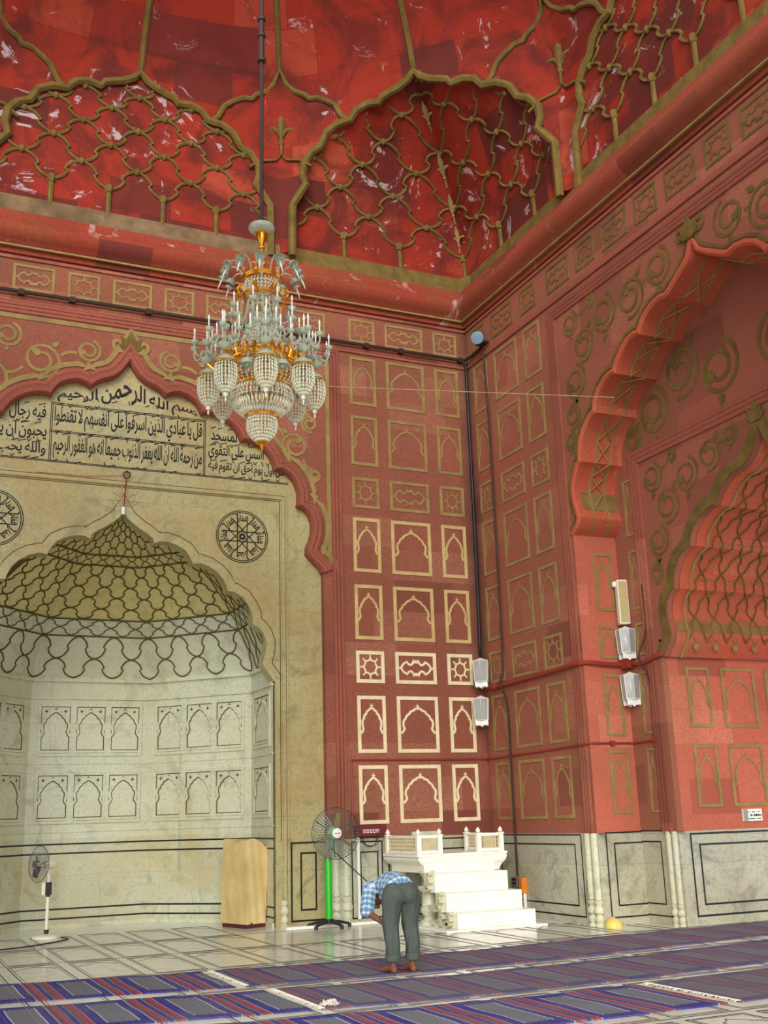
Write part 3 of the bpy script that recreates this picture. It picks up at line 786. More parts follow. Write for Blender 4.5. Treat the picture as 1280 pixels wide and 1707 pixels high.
# recess with the second arch
wall_recess = struct(arch_wall('wall_recess', AR2, 2.50, JY1-CY, -(JY1-CY), ZD, 9.3, mR2, .10, RED_R))
p2 = mirror(AR2)
mb = MB(); mb.ribbon(offset_path(p2, .09), .16, mR2, -.01, .016); mb.build('arch_outline', OLIVE, wall_recess, smooth=0)
mb = MB(); frame_bars(mb, 2.64, 6.84, mR2, (0, .075, .15), ZD, .04); mb.build('frame_moulding', RED_M, wall_recess)
mb = MB(); lotus(mb, 0, 6.62, .3, mR2, -.01, .03); mb.build('lotus_finial', OLIVE, wall_recess, smooth=0)
vines([[(.55,6.6,.16),(1.0,6.45,.25),(1.52,6.3,.27),(2.0,5.98,.29),(2.29,5.48,.25),(2.4,5.02,.17)],[(2.3,6.48,.25),(1.8,6.68,.1)]], mR2, OLIVE, wall_recess, w=.042)
vines([[(.6,7.62,.42),(1.4,7.88,.42),(2.12,7.5,.38),(2.66,7.22,.22)]], mR2, OLIVE, wall_recess, w=.07)
for k, z0, z1 in (('arch',1.55,2.47),('arch',2.68,3.61),('arch',3.85,4.35),('arch',4.56,5.48),('arch',5.72,6.62)): inlay(k, 13.47-CY, 13.70-CY, z0, z1, mR2, OCHRE, wall_recess, .035, .024)
mb = MB(); mb.box(W2, W2+.1, JY2+.03, JY1, 0, ZD); mb.build('dado', MAR_DADO, wall_recess, smooth=0)
mb = MB()
for (y0, z0, z1) in ((13.43,.12,1.29),(13.57,.28,1.14)): mb.ribbon([(JY1-CY,z0),(y0-CY,z0),(y0-CY,z1),(JY1-CY,z1)], .02, mR2, -.01, .003)
mb.build('black_border', BLACK, wall_recess, smooth=0)
mb = MB()
for a in (2.58, 2.72): shaft(mb, mR2, a, .3, ZD, .045); baluster(mb, mR2, a, 0, .3, .045)
mb.build('colonette', MAR_LOW, wall_recess)
# passage: jamb facing the camera and netted vault
XP = 15.5
mb = MB(); mb.mi = 0; mb.box(W2+.02, XP, JY2, JY2+.3, ZD, 3.95); mb.mi = 1; mb.box(W2+.02, XP, JY2, JY2+.3, 0, ZD)
wall_passage = struct(mb.build('wall_passage', [RED_J, MAR_DADO], smooth=0))
PX = [(10.93,11.36),(11.58,12.23),(12.44,12.87),(13.1,13.53),(13.75,14.4)]
for k, z0, z1 in (('arch',1.60,2.49),('arch',2.74,3.63)):
    for x0, x1 in PX: inlay(k, x0, x1, z0, z1, mJ2, OCHRE, wall_passage, .045, .03)
dado_lines([(10.72,15.2,.13,1.24),(10.87,15.05,.28,1.09)], mJ2, wall_passage, .026)
mb = MB(); mb.box(W2, XP, JY2-.05, JY2, 3.90, 3.96); mb.box(W2, XP, JY2-.02, JY2, 3.80, 3.83); mb.box(W2, XP, JY2-.08, JY2, 3.98, 4.02)
mb.build('string_course', RED_S, wall_passage, smooth=0)
vault_p = soffit(AR2, 2.46, mR2, -.09, -(XP-W2), 3.76, RED_S, 'ceiling_passage', None, 8); struct(vault_p)
arcs = mirror(AR2); LEN = [0]
for k in range(1, len(arcs)): LEN.append(LEN[-1]+math.hypot(arcs[k][0]-arcs[k-1][0], arcs[k][1]-arcs[k-1][1]))
def vault_pt(u, s):
    """u metres into the passage, s metres along the cusped section from the near... left foot"""
    s = max(0, min(LEN[-1]-1e-6, s)); k = max(i for i in range(len(LEN)-1) if LEN[i] <= s)
    t = (s-LEN[k])/(LEN[k+1]-LEN[k]); x = arcs[k][0]*(1-t)+arcs[k+1][0]*t; z = arcs[k][1]*(1-t)+arcs[k+1][1]*t
    return (W2+u, CY+x*.997, z-.008)
half_len = LEN[-1]/2
net(lambda u, z: vault_pt(u, LEN[-1]-z), .30, 4.74, 12, [.30+.36*k for k in range(10)], .013, OLIVE, 'vault_net', vault_p, knobs=.024, b=.08)
mb = MB()
mb.tube([vault_pt(.3, s*LEN[-1]/80) for s in range(81)], .02, 5)
for q in range(12):
    x = .30+.37*(q+.5); mb.ball(vault_pt(x, LEN[-1]-.2), .045, 6, 1.6); mb.tube([vault_pt(x-.05, LEN[-1]-.33), vault_pt(x, LEN[-1]-.25), vault_pt(x+.05, LEN[-1]-.33)], .012, 4)
for q in (.62, 1.28, 1.95):
    k_ = max(i for i in range(len(LEN)-1) if LEN[i] <= LEN[-1]-q); mb.tube([vault_pt(.3+.4*i, LEN[-1]-q) for i in range(12)], .010, 4)
mb.build('vault_border', OCHRE, vault_p)
def wash(half, zlo, zhi, mp, d0, d1, parent):
    q = [(x, z) for x, z in offset_path(mirror(half), -.004) if x > 0 and zlo <= z <= zhi]
    mb = MB(); vs = [mp(x, z, d) for d in (d0, (d0+d1)/2, d1) for x, z in q]; m = len(q)
    mb.add(vs, [(k*m+i, k*m+i+1, (k+1)*m+i+1, (k+1)*m+i) for k in range(2) for i in range(m-1)]); mb.build('plaster_wash', WASH, parent, clean=False)
WASH = flat_mat('olive_wash', (150, 118, 74), .9, .1, 0, .3, 3)
wash(AR2, 4.05, 4.30, mR2, -.12, -(XP-W2), vault_p); wash(BIGR, 6.1, 6.5, mR, -.1, -(W2-W), wall_right)

# left and front walls of the bay: open arches towards the next bay and the courtyard
wall_left = struct(arch_wall('wall_left', BIGR, 3.39, D-CY, YF-CY, 0, ZC, lambda a, b, d: (CX-6.4+d, CY+a, b), .6, RED_R))
FRONT = [(0,9.9),(1.2,9.3),(2.6,8.6),(3.8,7.7),(4.6,6.7),(5.0,5.6)]
wall_front = struct(arch_wall('wall_front', FRONT, 5.0, -6.4, 6.4, 0, ZC, lambda a, b, d: (CX+a, YF-d, b), .6, RED_B))

# ------------------------------------------------------------------ cornice (torus on both walls)
def cornice(name, mp, a0, a1, mat, band):
    prof = [(.0,10.62),(.05,10.62),(.06,10.70),(.13,10.72),(.15,10.76),(.22,10.80),(.29,10.88),(.32,10.97),(.30,11.06),(.24,11.13),(.16,11.16),(.15,11.22),(.10,11.24),(.09,11.36),(.0,11.38)]
    mb = MB(); mb.add([mp(a, z, d) for a in (a0, a1) for d, z in prof], [(i, i+1, len(prof)+i+1, len(prof)+i) for i in range(len(prof)-1)])
    mb.add([mp(a0, z, d) for d, z in prof], [tuple(range(len(prof)))]); mb.add([mp(a1, z, d) for d, z in prof], [tuple(range(len(prof)))])
    o = struct(mb.build(name, mat, smooth=50, clean=False))
    mb = MB(); mb.ribbon([(a0,10.715),(a1,10.715)], .03, mp, .1, .138); mb.build('gilt_line', OCHRE, o, smooth=0)
    return o
cornice('trim_1', mB, -6.4, W-CX, RED_HI, BAND); cornice('trim_2', mR, YF-CY, D-CY, RED_HIR, OLIVE)

# ------------------------------------------------------------------ ceiling: squinches, wall arches and the ribbed dome
A = 6.40; VR = A/math.cos(PI/8); ZR = 14.95
RIMH = [(0,14.55),(.12,14.42),(.3,14.31),(.62,14.2),(.68,14.10),(.9,14.14),(1.12,14.07),(1.25,13.9),(1.5,13.88),(1.72,13.76),(1.85,13.5),(2.04,13.42),(2.19,13.22),(2.22,12.98),(2.16,12.78),(2.3,12.6),(2.43,12.42),(2.44,11.4)]
RZ = [(0,14.55),(.3,14.31),(.62,14.2),(.9,14.14),(1.25,13.92),(1.5,13.86),(1.85,13.52),(2.05,13.38),(2.2,13.0),(2.32,12.58),(2.43,12.3),(2.44,11.5),(9,11.5)]
def rim_z(w):
    w = abs(w)
    for (a, b), (c, d) in zip(RZ, RZ[1:]):
        if w <= c: return b+(d-b)*(w-a)/(c-a)
    return 11.5
def oct_r(th):
    k = round(th/(PI/4)); return A/math.cos(th-k*PI/4), A*math.tan(th-k*PI/4), k
def sq_r(th):
    c, s = abs(math.cos(th)), abs(math.sin(th)); return 6.42/max(c, s)
def dome_r(th, z):
    r = oct_r(th)[0]; 
    if z <= 14.3: return r
    h = min(1, (z-14.3)/4.7); k = min(1, (z-14.3)/1.6)
    return (r*(1-k)+A*1.01*k)*max(0.0, (1-h**1.75))
def shell(th, z, d=0.0):
    """inner face of the transition zone and dome; d pulls the point towards the axis"""
    r, w, k = oct_r(th); rz = rim_z(w)
    if z >= rz: q = dome_r(th, z)
    else:
        b = sq_r(th); h = max(0, (z-ZC)/(rz-ZC)) if rz > ZC+.2 else 0
        q = r + .10*min(1, (rz-z)/.05) + max(0, b-r)*(1-h**2.3)
        if k % 2 == 0: q = min(q, b+.02)
    q -= d
    return (CX+q*math.cos(th), CY+q*math.sin(th), z)
TH = sorted(set([math.radians(-30+1.0*k) for k in range(181)] + [k*PI/4+s*math.atan(2.445/A) for k in range(0, 4) for s in (1,-1)]))
mb = MB(); m = 0; rows = None; vs = []
for th in TH:
    r, w, k = oct_r(th); rz = rim_z(w)
    zs = [ZC+(rz-.02-ZC)*i/16 for i in range(17)] + [rz+.005] + [rz+(ZR-rz)*i/4 for i in range(1, 5)] + [ZR+(19.0-ZR)*(i/16) for i in range(1, 17)]
    vs.append([shell(th, z) for z in zs]); m = len(zs)
fs = []; mi = []
flat = [p for c in vs for p in c]
for i in range(len(TH)-1):
    for j in range(m-1):
        fs.append((i*m+j, (i+1)*m+j, (i+1)*m+j+1, i*m+j+1)); mi.append(0 if j < 21 else 1)
mb.v = flat; mb.f = fs; mb.m = mi
ceiling = struct(mb.build('ceiling', [VAULT, DOME], smooth=30, clean=False))
def rib(path, r, name='rib', mat=OLIVE):
    mb = MB(); mb.tube(path, r, 7); return mb.build(name, mat, ceiling)
for k in range(0, 4):            # the big cusped arches: 0 right wall, 1 corner squinch, 2 qibla wall, 3 left squinch
    c, s = math.cos(k*PI/4), math.sin(k*PI/4)
    P = [(CX+(A-.01)*c-x*s, CY+(A-.01)*s+x*c, z) for x, z in mirror(RIMH)]
    rib(P, .075, 'arch_rib')
    th = k*PI/4
    rib([shell(th, z, .0) for z in [14.5+.16*i for i in range(20)]], .06, 'dome_rib')
SM = [(0,15.02),(.12,14.82),(.3,14.68),(.5,14.6),(.58,14.52),(.75,14.5),(.95,14.4),(1.1,14.28),(1.22,14.02),(1.32,13.92)]
def vert_plane(k, x, z, d=0.0):
    """a point x metres to the side of the octagon corner between faces k and k+1"""
    f = k if x < 0 else k+1; c, s = math.cos(f*PI/4), math.sin(f*PI/4); half = A*math.tan(PI/8)
    w = half+x if x < 0 else -half+x
    r = A-d
    th = f*PI/4+math.atan2(w, A); q = dome_r(th, z)-d
    return (CX+q*math.cos(th), CY+q*math.sin(th), z)
def curl(mb, o, ax, up, s, side):
    pts = []
    for i in range(13):
        a = PI*.5*-1+i*.42; rr = s*(.32-.017*i)
        pts.append(Vector(o)+ax*(side*(s*.36+rr*math.cos(PI-a*1)))+up*(s*.42+rr*math.sin(a)))
    mb.tube(pts, [s*.07*(1-.03*i) for i in range(13)], 5)
def fleur(mb, o, ax, up, s):
    o = Vector(o); ax = Vector(ax).normalized(); up = Vector(up).normalized()
    mb.tube([o-up*s*.5, o, o+up*s*.5, o+up*s*.8, o+up*s*1.25], [s*.05, s*.06, s*.13, s*.16, s*.01], 6)
    for q in (1, -1):
        pts = []
        for i in range(12):
            a = PI - i*.46; rr = s*.34*(1-.055*i)
            pts.append(o+ax*(q*(s*.36+rr*math.cos(a)))+up*(s*.25+rr*math.sin(a)))
        mb.tube(pts, [s*.09*(1-.05*i) for i in range(12)], 5)
    mb.ball(o, s*.1, 6)
for k in range(0, 3):
    rib([vert_plane(k, x, z, .02) for x, z in mirror(SM)], .055, 'small_arch_rib')
    th = (k+.5)*PI/4
    rib([shell(th, z) for z in [15.0+.16*i for i in range(18)]], .055, 'dome_rib')
    mb = MB(); o = vert_plane(k, 0.001, 13.75, .06); ax = Vector((-math.sin(th), math.cos(th), 0))
    fleur(mb, o, ax, Vector((0,0,1)), .55)
    mb.tube([vert_plane(k, x, z, .03) for x, z in ((-.62,13.12),(-.4,13.3),(-.12,13.38),(-.001,13.5),(.12,13.38),(.4,13.3),(.62,13.12))], .03, 5)
    mb.build('fleur_ornament', OLIVE, ceiling)
    for q in (-1, 1): pass
# nets of olive ribs in every arch
def inside(k): return lambda u, z: z < rim_z(A*math.tan(u-k*PI/4))-.02 and abs(A*math.tan(u-k*PI/4)) < 2.42
for k in range(0, 4):
    u0, u1 = k*PI/4-.364, k*PI/4+.364
    n_ = 6 if k % 2 else 5
    zs = [11.66, 12.12, 12.56, 12.98, 13.37, 13.73, 14.06, 14.36]
    net(lambda u, z: shell(u, z, .015), u0, u1, n_, zs[1:], .028, OLIVE, 'vault_net', ceiling, inside(k), .06, b=.13)
    mb = MB()
    for i in range(n_):
        u = u0+(u1-u0)*(i+.0)/n_
        if i: mb.tube([shell(u, z, .015) for z in (11.62, 11.85, 12.14)], .045, 6); mb.ball(shell(u, 12.12, .02), .075, 6, 1.3)
    mb.build('net_stem', OLIVE, ceiling)
mb = MB()                        # fleur-de-lis up the spine of the corner squinch
for z, s in ((12.35,.3),(12.85,.34),(13.4,.4),(14.05,.36)):
    o = Vector(shell(PI/4+.004, z, .05)); up = Vector(shell(PI/4+.004, z+.25, .05))-o
    fleur(mb, o, Vector((1,-1,0)), up, s)
mb.build('fleur_ornament', OCHRE, ceiling)
# plaster band at the springing
for nm, mat, t0, t1 in (('plaster_band', BAND, 66.5, 150), ('plaster_band', OLIVE, -30, 66.5)):
    mb = MB(); ths = [math.radians(t0+(t1-t0)*i/60) for i in range(61)]; vs = []
    for th in ths:
        for z, d in ((11.34,-.02),(11.34,.03),(11.66,.03),(11.66,-.02)):
            q = sq_r(th)-d; vs.append((CX+q*math.cos(th), CY+q*math.sin(th), z))
    if t0 < 45 < t1:
        pass
    mb.add(vs, [(4*i+j, 4*i+4+j, 4*i+5+j, 4*i+1+j) for i in range(60) for j in range(3)]); mb.build(nm, mat, ceiling, smooth=0)

# ------------------------------------------------------------------ carpets on the floor
CARP_X = 1.95
def carpet_mat(name, fade):
    t = NT(name, .95, .1)
    f = lambda r, g, b: lin(*[int(c*(1-fade)+d*fade) for c, d in zip((r, g, b), (118, 108, 112))])
    grey, blue, red, mar, wht, dk = f(108,120,128), f(42,54,134), f(196,44,60), f(120,84,98), f(196,200,204), f(70,66,96)
    sp = t.node('ShaderNodeSeparateXYZ'); t.l.new(t.pos(), sp.inputs[0])
    u = t.math('FRACT', t.math('DIVIDE', t.math('SUBTRACT', sp.outputs[0], CARP_X), .715))
    st = [(.42,blue),(.53,wht),(.54,mar),(.575,dk),(.59,mar),(.62,red),(.65,mar),(.68,wht),(.685,blue),(.755,wht),(.76,mar),(.80,dk),(.815,mar),(.835,red),(.865,mar),(.89,wht),(.895,blue)]
    A_ = [(0,blue),(.035,wht),(.05,grey),(.40,wht)] + st
    B_ = [(0,blue)] + st[1:]
    ca, cb = t.ramp(u, A_, 'CONSTANT'), t.ramp(u, B_, 'CONSTANT')
    uv = t.node('ShaderNodeUVMap').outputs[0]; s2 = t.node('ShaderNodeSeparateXYZ'); t.l.new(uv, s2.inputs[0])
    e = t.math('ABSOLUTE', t.math('SUBTRACT', s2.outputs[1], .5))
    zig = t.math('MULTIPLY', t.math('ABSOLUTE', t.math('SUBTRACT', t.math('FRACT', t.math('MULTIPLY', u, 14.0)), .5)), .06)
    k = t.math('GREATER_THAN', t.math('ADD', e, zig), .40)
    c = t.mix(k, ca, cb)
    fx = t.node('ShaderNodeCombineXYZ'); t.l.new(sp.outputs[0], fx.inputs[0])
    fn = t.noise(fx.outputs[0], 46, 2, .5)
    c = t.mix(t.ramp(fn, [(.50, G0), (.56, (.35,.35,.35,1)), (.59, G0)]), c, f(168,70,80))
    c = t.mix(t.ramp(fn, [(.38, G0), (.405, (.4,.4,.4,1)), (.43, G0)]), c, f(176,190,200))
    w = t.noise(t.pos(), 60, 4, .8); c = t.mix(t.ramp(w, [(.55, G0), (.8, (.5,.5,.5,1))]), c, f(168,166,168))
    n = t.noise(t.pos(), 1.3, 5, .6); c = t.mix(t.ramp(n, [(.4, G0), (.7, (.35,.35,.35,1))]), c, f(128,124,126))
    t.bump(w, .5, .01)
    return t.col(c)
CARP = carpet_mat('striped_carpet', .05); CARP_F = carpet_mat('faded_striped_carpet', .5); CARP_F2 = carpet_mat('dusty_striped_carpet', .68)
FRINGE = flat_mat('fringe_cotton', (226, 218, 204), .9, .1)
def interp(tab, x):
    if x <= tab[0][0]: return tab[0][1]
    for (a, b), (c, d) in zip(tab, tab[1:]):
        if x <= c: return b+(d-b)*(x-a)/(c-a)
    return tab[-1][1]
def bow(y, k=1.0): return [(x, y+o*k) for x, o in ((-3,.85),(1.4,.52),(2.4,.36),(3.4,.16),(4.5,.02),(5.6,-.06),(7,-.04),(8.4,.10),(10.3,.30),(12.1,.44),(16,.6))]
def carpet(label, x0, x1, rear, front, mat, fr=None, rag=0):
    n = int((x1-x0)/.12); mb = MB(); vs = []; rg = random.Random(int(x0*10+rear[0][1]*7))
    for i in range(n+1):
        x = x0+(x1-x0)*i/n; w = rg.uniform(-.008,.008)
        ya, yb = interp(front, x)+w, interp(rear, x)+w
        for j in range(9):
            y = ya+(yb-ya)*j/8; h = .012+.003*math.sin(x*5+j)+.002*math.sin(y*9)
            vs.append((x, y, h))
    m = 9
    fs = [(i*m+j, (i+1)*m+j, (i+1)*m+j+1, i*m+j+1) for i in range(n) for j in range(m-1)]
    mb.add(vs, fs)
    b = len(mb.v); edge = [i*m for i in range(n+1)] + [n*m+j for j in range(1, m)] + [i*m+m-1 for i in range(n-1, -1, -1)] + [j for j in range(m-2, 0, -1)]
    mb.v += [(mb.v[e][0], mb.v[e][1], 0.0005) for e in edge]; L = len(edge)
    for i in range(L): mb.f.append((edge[i], edge[(i+1) % L], b+(i+1) % L, b+i)); mb.m.append(0)
    o = mb.build('prayer_carpet', mat, smooth=0)
    me = o.data; uv = me.uv_layers.new(name='UVMap')
    for lp in me.loops:
        x, y, z = me.vertices[lp.vertex_index].co
        ya, yb = interp(front, x), interp(rear, x); uv.data[lp.index].uv = ((x-x0)/(x1-x0), (y-ya)/(yb-ya))
    tag(o, label, 'carpet')
    if fr:
        f = MB(); xe = x0 if fr < 0 else x1
        ya, yb = interp(front, xe), interp(rear, xe); k = 64
        for i in range(k):
            y = ya+(yb-ya)*(i+.5)/k; L = .03+.035*rg.random(); s = rg.uniform(-.03,.03)
            f.tube([(xe-fr*.01, y, .014), (xe+fr*L*.5, y+s*.5, .016), (xe+fr*L, y+s, .004)], [.005,.0045,.002], 4)
        f.build('fringe', FRINGE, o)
    return o
R1, F1 = [(x, min(y, 12.98 if x > 9.6 else 99)) for x, y in bow(12.72)], bow(11.34)
R2_, F2 = bow(10.98, .95), bow(9.62, .9)
R3, F3 = bow(9.30, .9), bow(8.02, .8)
carpet('bright blue and red striped carpet nearest the niche, left of its white fringe', -.5, 3.50, R1, F1, CARP)
carpet('long faded striped carpet under the bending man, row nearest the pulpit', 3.62, 13.6, R1, F1, CARP_F, -1)
carpet('bright blue striped carpet of the middle row, ending at a white fringed seam', -.5, 3.66, R2_, F2, CARP)
carpet('long faded striped carpet of the middle row, right of the fringed seam', 3.76, 13.4, R2_, F2, CARP_F, -1)
carpet('bright blue striped carpet of the front row, ending at a white border', 1.2, 6.72, R3, F3, CARP)
carpet('dusty brownish striped carpet of the front row, right of the white seam', 6.86, 13.2, R3, F3, CARP_F2, -1)
mb = MB(); rg = random.Random(5)     # small bundle of threads lying on the seam
for k in range(40):
    a = rg.random()*6.28; r = .07*rg.random(); x, y = 3.86+r*math.cos(a)*1.3, 9.86+r*math.sin(a)*.7
    mb.tube([(x, y, .02), (x+rg.uniform(-.05,.05), y+rg.uniform(-.04,.04), .03+.035*rg.random()), (x+rg.uniform(-.09,.09), y+rg.uniform(-.05,.05), .018)], .005, 4)
tag(mb.build('thread_tuft', FRINGE), 'small white tuft of loose threads on the middle carpet seam', 'tuft')

# ------------------------------------------------------------------ covered box in the niche
mt = NT('beige_cloth', .9, .1); n = mt.noise(mt.objco(), 1.6, 5, .6); mt.bump(mt.noise(mt.objco(), 9, 3), .35, .03)
CLOTH = mt.col(mt.mix(mt.ramp(n, [(.35, G0), (.68, G1)]), lin(206, 180, 122), lin(226, 204, 146)))
box = thing('covered_cabinet', 'tall box under a beige dust cover standing in the niche', 'cabinet', (5.565, 17.86, 0), .30)
mb = MB(); rg = random.Random(2); nx, nz = 10, 14; ring = []
hw, hd, H = .20, .34, 1.30
per = [(-hw+2*hw*i/nx, -hd) for i in range(nx)] + [(hw, -hd+2*hd*i/nx) for i in range(nx)] + [(hw-2*hw*i/nx, hd) for i in range(nx)] + [(-hw, hd-2*hd*i/nx) for i in range(nx)]
vs = []
for j in range(nz+1):
    t = j/nz
    for i, (x, y) in enumerate(per):
        f = .012*math.sin(i*1.7+j*.35)*(1-t*.6)+.006*rg.uniform(-1,1); q = 1+f*3 - (.05*max(0, t-.9)*10*.5)
        z = .06+(H-.06)*t + (.04*math.sin(i*.5) if j == nz else 0) - (.05*(x/hw > .6) if j == nz else 0)
        vs.append((x*q, y*q, z))
m = len(per); fs = [(j*m+i, j*m+(i+1) % m, (j+1)*m+(i+1) % m, (j+1)*m+i) for j in range(nz) for i in range(m)]
vs.append((0, 0, H+.03)); fs += [(nz*m+i, nz*m+(i+1) % m, len(vs)-1) for i in range(m)]
mb.add(vs, fs); mb.build('dust_cover', CLOTH, box, smooth=60)
mb = MB(); mb.box(-hw+.01, hw-.01, -hd+.01, hd-.01, 0, .08); mb.build('plinth', flat_mat('maroon_wood', (92, 34, 36), .6), box)

# ------------------------------------------------------------------ fans
GREEN = flat_mat('green_paint', (34, 190, 30), .3, .5, 0, .05); GREEN_D = flat_mat('dark_green_paint', (36, 120, 40), .4)
BLADE = flat_mat('olive_blade_paint', (150, 142, 70), .4, .5); PLAST = flat_mat('dark_plastic', (44, 38, 46), .5)
def fan_cage(parent, c, r, ax, name, mat, depth=.13, rings=6, spokes=40, rr=.0035):
    ax = Vector(ax).normalized(); x = ax.cross(Vector((0,0,1))).normalized(); y = x.cross(ax)
    c = Vector(c); mb = MB()
    P = lambda q, a, d: c + (x*math.cos(a)+y*math.sin(a))*q + ax*d
    for side in (1, -1):
        for k in range(rings+1):
            q = r*(.2+.8*k/rings); d = side*depth*.5*math.sqrt(max(0, 1-(q/r)**2))
            mb.tube([P(q, i*PI/24, d) for i in range(48)], rr*(2.0 if k == rings else .8), 4, True)
        for s_ in range(spokes):
            a = 2*PI*s_/spokes
            mb.tube([P(r*t, a, side*depth*.5*math.sqrt(max(0, 1-t*t))) for t in (.16,.4,.65,.85,.95,1.0)], rr*.75, 3, cap=False)
    return mb.build(name, mat, parent)
def fan_blades(parent, c, r, ax, mat, a0, n=3, wid=.8):
    ax = Vector(ax).normalized(); x = ax.cross(Vector((0,0,1))).normalized(); y = x.cross(ax); c = Vector(c)
    for k in range(n):
        mb = MB(); vs = []; A0 = a0+2*PI*k/n
        for i in range(7):
            t = .14+.86*i/6; q = r*t; hw_ = wid*(.16+.5*math.sin(PI*min(1, t*.8+.1)))*.5
            for j in range(5):
                s_ = j/4-.5; a = A0+s_*2*hw_*(.55/t**.55)
                for e in (0, 1): vs.append(c+(x*math.cos(a)+y*math.sin(a))*q+ax*(s_*.09*(1-.3*t)+e*.004))
        idx = lambda i, j, e: (i*5+j)*2+e
        fs = []
        for i in range(6):
            for j in range(4):
                fs.append((idx(i,j,0), idx(i+1,j,0), idx(i+1,j+1,0), idx(i,j+1,0))); fs.append((idx(i,j,1), idx(i,j+1,1), idx(i+1,j+1,1), idx(i+1,j,1)))
            fs.append((idx(i,0,0), idx(i,0,1), idx(i+1,0,1), idx(i+1,0,0))); fs.append((idx(i,4,0), idx(i+1,4,0), idx(i+1,4,1), idx(i,4,1)))
        for i in (0, 6):
            for j in range(4): fs.append((idx(i,j,0), idx(i,j+1,0), idx(i,j+1,1), idx(i,j,1)))
        mb.add(vs, fs); mb.build('blade', mat, parent)
fan = thing('pedestal_fan', 'large pedestal fan with bright green pole beside the red pier', 'fan', (6.56, 16.72, 0))
fc = Vector((.07, -.16, 1.385)); fax = Vector((-.10, -1, .02)).normalized(); mA = Matrix.Translation(fc) @ fax.to_track_quat('Z', 'Y').to_matrix().to_4x4()
mb = MB(); mb.lathe([(0,1.0),(.052,1.0),(.055,.98),(.055,.12),(0,.12)], n=14); mb.build('pole', GREEN, fan)
mb = MB(); mb.lathe([(0,.13),(.07,.13),(.07,.06),(0,.06)], n=12)
for k in range(5):
    a = -PI/2+.25+2*PI*k/5; c, s = math.cos(a), math.sin(a)
    mb.tube([(.03*c, .03*s, .095), (.2*c, .2*s, .075), (.33*c, .33*s, .045)], [.03,.026,.02], 6); mb.lathe([(0,0),(.03,0),(.03,.05),(0,.05)], (.33*c,.33*s,0), 8)
mb.build('base', PLAST, fan)
mb = MB(); mb.lathe([(0,1.32),(.022,1.32),(.022,1.02),(.06,1.03),(.06,.99),(0,.99)], n=12); mb.build('upper_pole', STEEL, fan)
mb = MB(); mb.lathe([(0,-.24),(.07,-.24),(.10,-.19),(.11,-.10),(.10,-.06),(.05,-.05),(0,-.05)], n=16, mat=mA); mb.tube([(0,0,1.28), fc-fax*.15], .03, 8); mb.build('motor_housing', GREEN, fan)
mb = MB()
for k in range(3):
    a = .5+2*PI*k/3; u_ = Vector((math.cos(a), 0, math.sin(a))); mb.tube([fc-fax*.1+u_*.06, fc-fax*.09+u_*.22, fc-fax*.03+u_*.36], .010, 5)
mb.build('cage_bracket', GREEN_D, fan)
fan_blades(fan, fc, .31, fax, BLADE, 1.75)
fan_cage(fan, fc, .385, fax, 'cage', STEEL, .17, 7, 44, .003)
mb = MB(); mb.lathe([(0,.105),(.05,.10),(.075,.085),(.08,.07),(0,.06)], n=20, mat=mA); hb = mb.build('hub_cap', WHITE_P, fan)
mb = MB(); mx = fax.cross(Vector((0,0,1))).normalized(); o = fc+fax*.108
for k in range(7): q = o-mx*(-.045+.015*k); mb.box(q.x-.005, q.x+.005, q.y-.002, q.y+.002, q.z-(.007 if k % 2 else .005), q.z+.007)
mb.box(o.x-.046,o.x+.046,o.y-.001,o.y+.001,o.z-.007,o.z-.005); mb.build('hub_lettering', flat_mat('red_print', (190, 40, 40)), hb)

wf = thing('pedestal_fan', 'slim white pedestal fan with round base in the niche', 'fan', (2.60, 18.32, 0))
IVORY = flat_mat('ivory_plastic', (232, 226, 204), .4, .4, 0, .04)
mb = MB(); mb.lathe([(0,.055),(.06,.05),(.17,.04),(.205,.025),(.205,0),(0,0)], n=28); mb.build('base', IVORY, wf)
mb = MB(); mb.lathe([(0,.60),(.026,.60),(.026,.10),(0,.10)], n=12); mb.build('pole', IVORY, wf)
mb = MB(); mb.lathe([(0,.12),(.036,.12),(.036,.07),(0,.05)], n=12); mb.build('collar', PLAST, wf)
mb = MB(); mb.lathe([(0,.64),(.03,.64),(.03,.59),(0,.59)], n=12); mb.build('collar', PLAST, wf)
mb = MB(); mb.box(-.05,.045,-.045,.04,.62,.80); mb.build('control_box', PLAST, wf)
mb = MB(); mb.box(-.10,-.05,-.03,.05,.62,.80); mb.build('control_cover', IVORY, wf)
wc = Vector((-.16, -.02, 1.07)); wax = Vector((-.90, -.42, .06)).normalized(); mW = Matrix.Translation(wc) @ wax.to_track_quat('Z', 'Y').to_matrix().to_4x4()
mb = MB(); mb.tube([(0,0,.80), (0,0,.88), tuple(wc-wax*.13)], [.025,.022,.03], 8); mb.build('neck', IVORY, wf)
mb = MB(); mb.lathe([(0,-.30),(.05,-.29),(.075,-.24),(.075,-.14),(.05,-.09),(0,-.08)], n=16, mat=mW); mb.build('motor_housing', IVORY, wf)
fan_blades(wf, wc, .21, wax, flat_mat('smoky_blade', (58, 48, 58), .3), .9, 3, .8)
fan_cage(wf, wc, .265, wax, 'cage', STEEL, .15, 5, 30, .0028)
mb = MB(); mb.lathe([(0,.09),(.05,.085),(.06,.06),(0,.05)], n=16, mat=mW); mb.build('hub_cap', flat_mat('brown_cap', (96, 84, 62)), wf)
mb = MB(); mb.tube(smooth_path([(2.80,18.12,.009),(2.86,17.95,.009),(2.82,17.75,.009),(2.70,17.6,.009),(2.45,17.35,.008),(1.9,17.0,.008),(.6,16.7,.008)], 5), .009, 6)
tag(mb.build('power_cable', CABLE), 'black cable running across the floor from the white fan', 'cable')

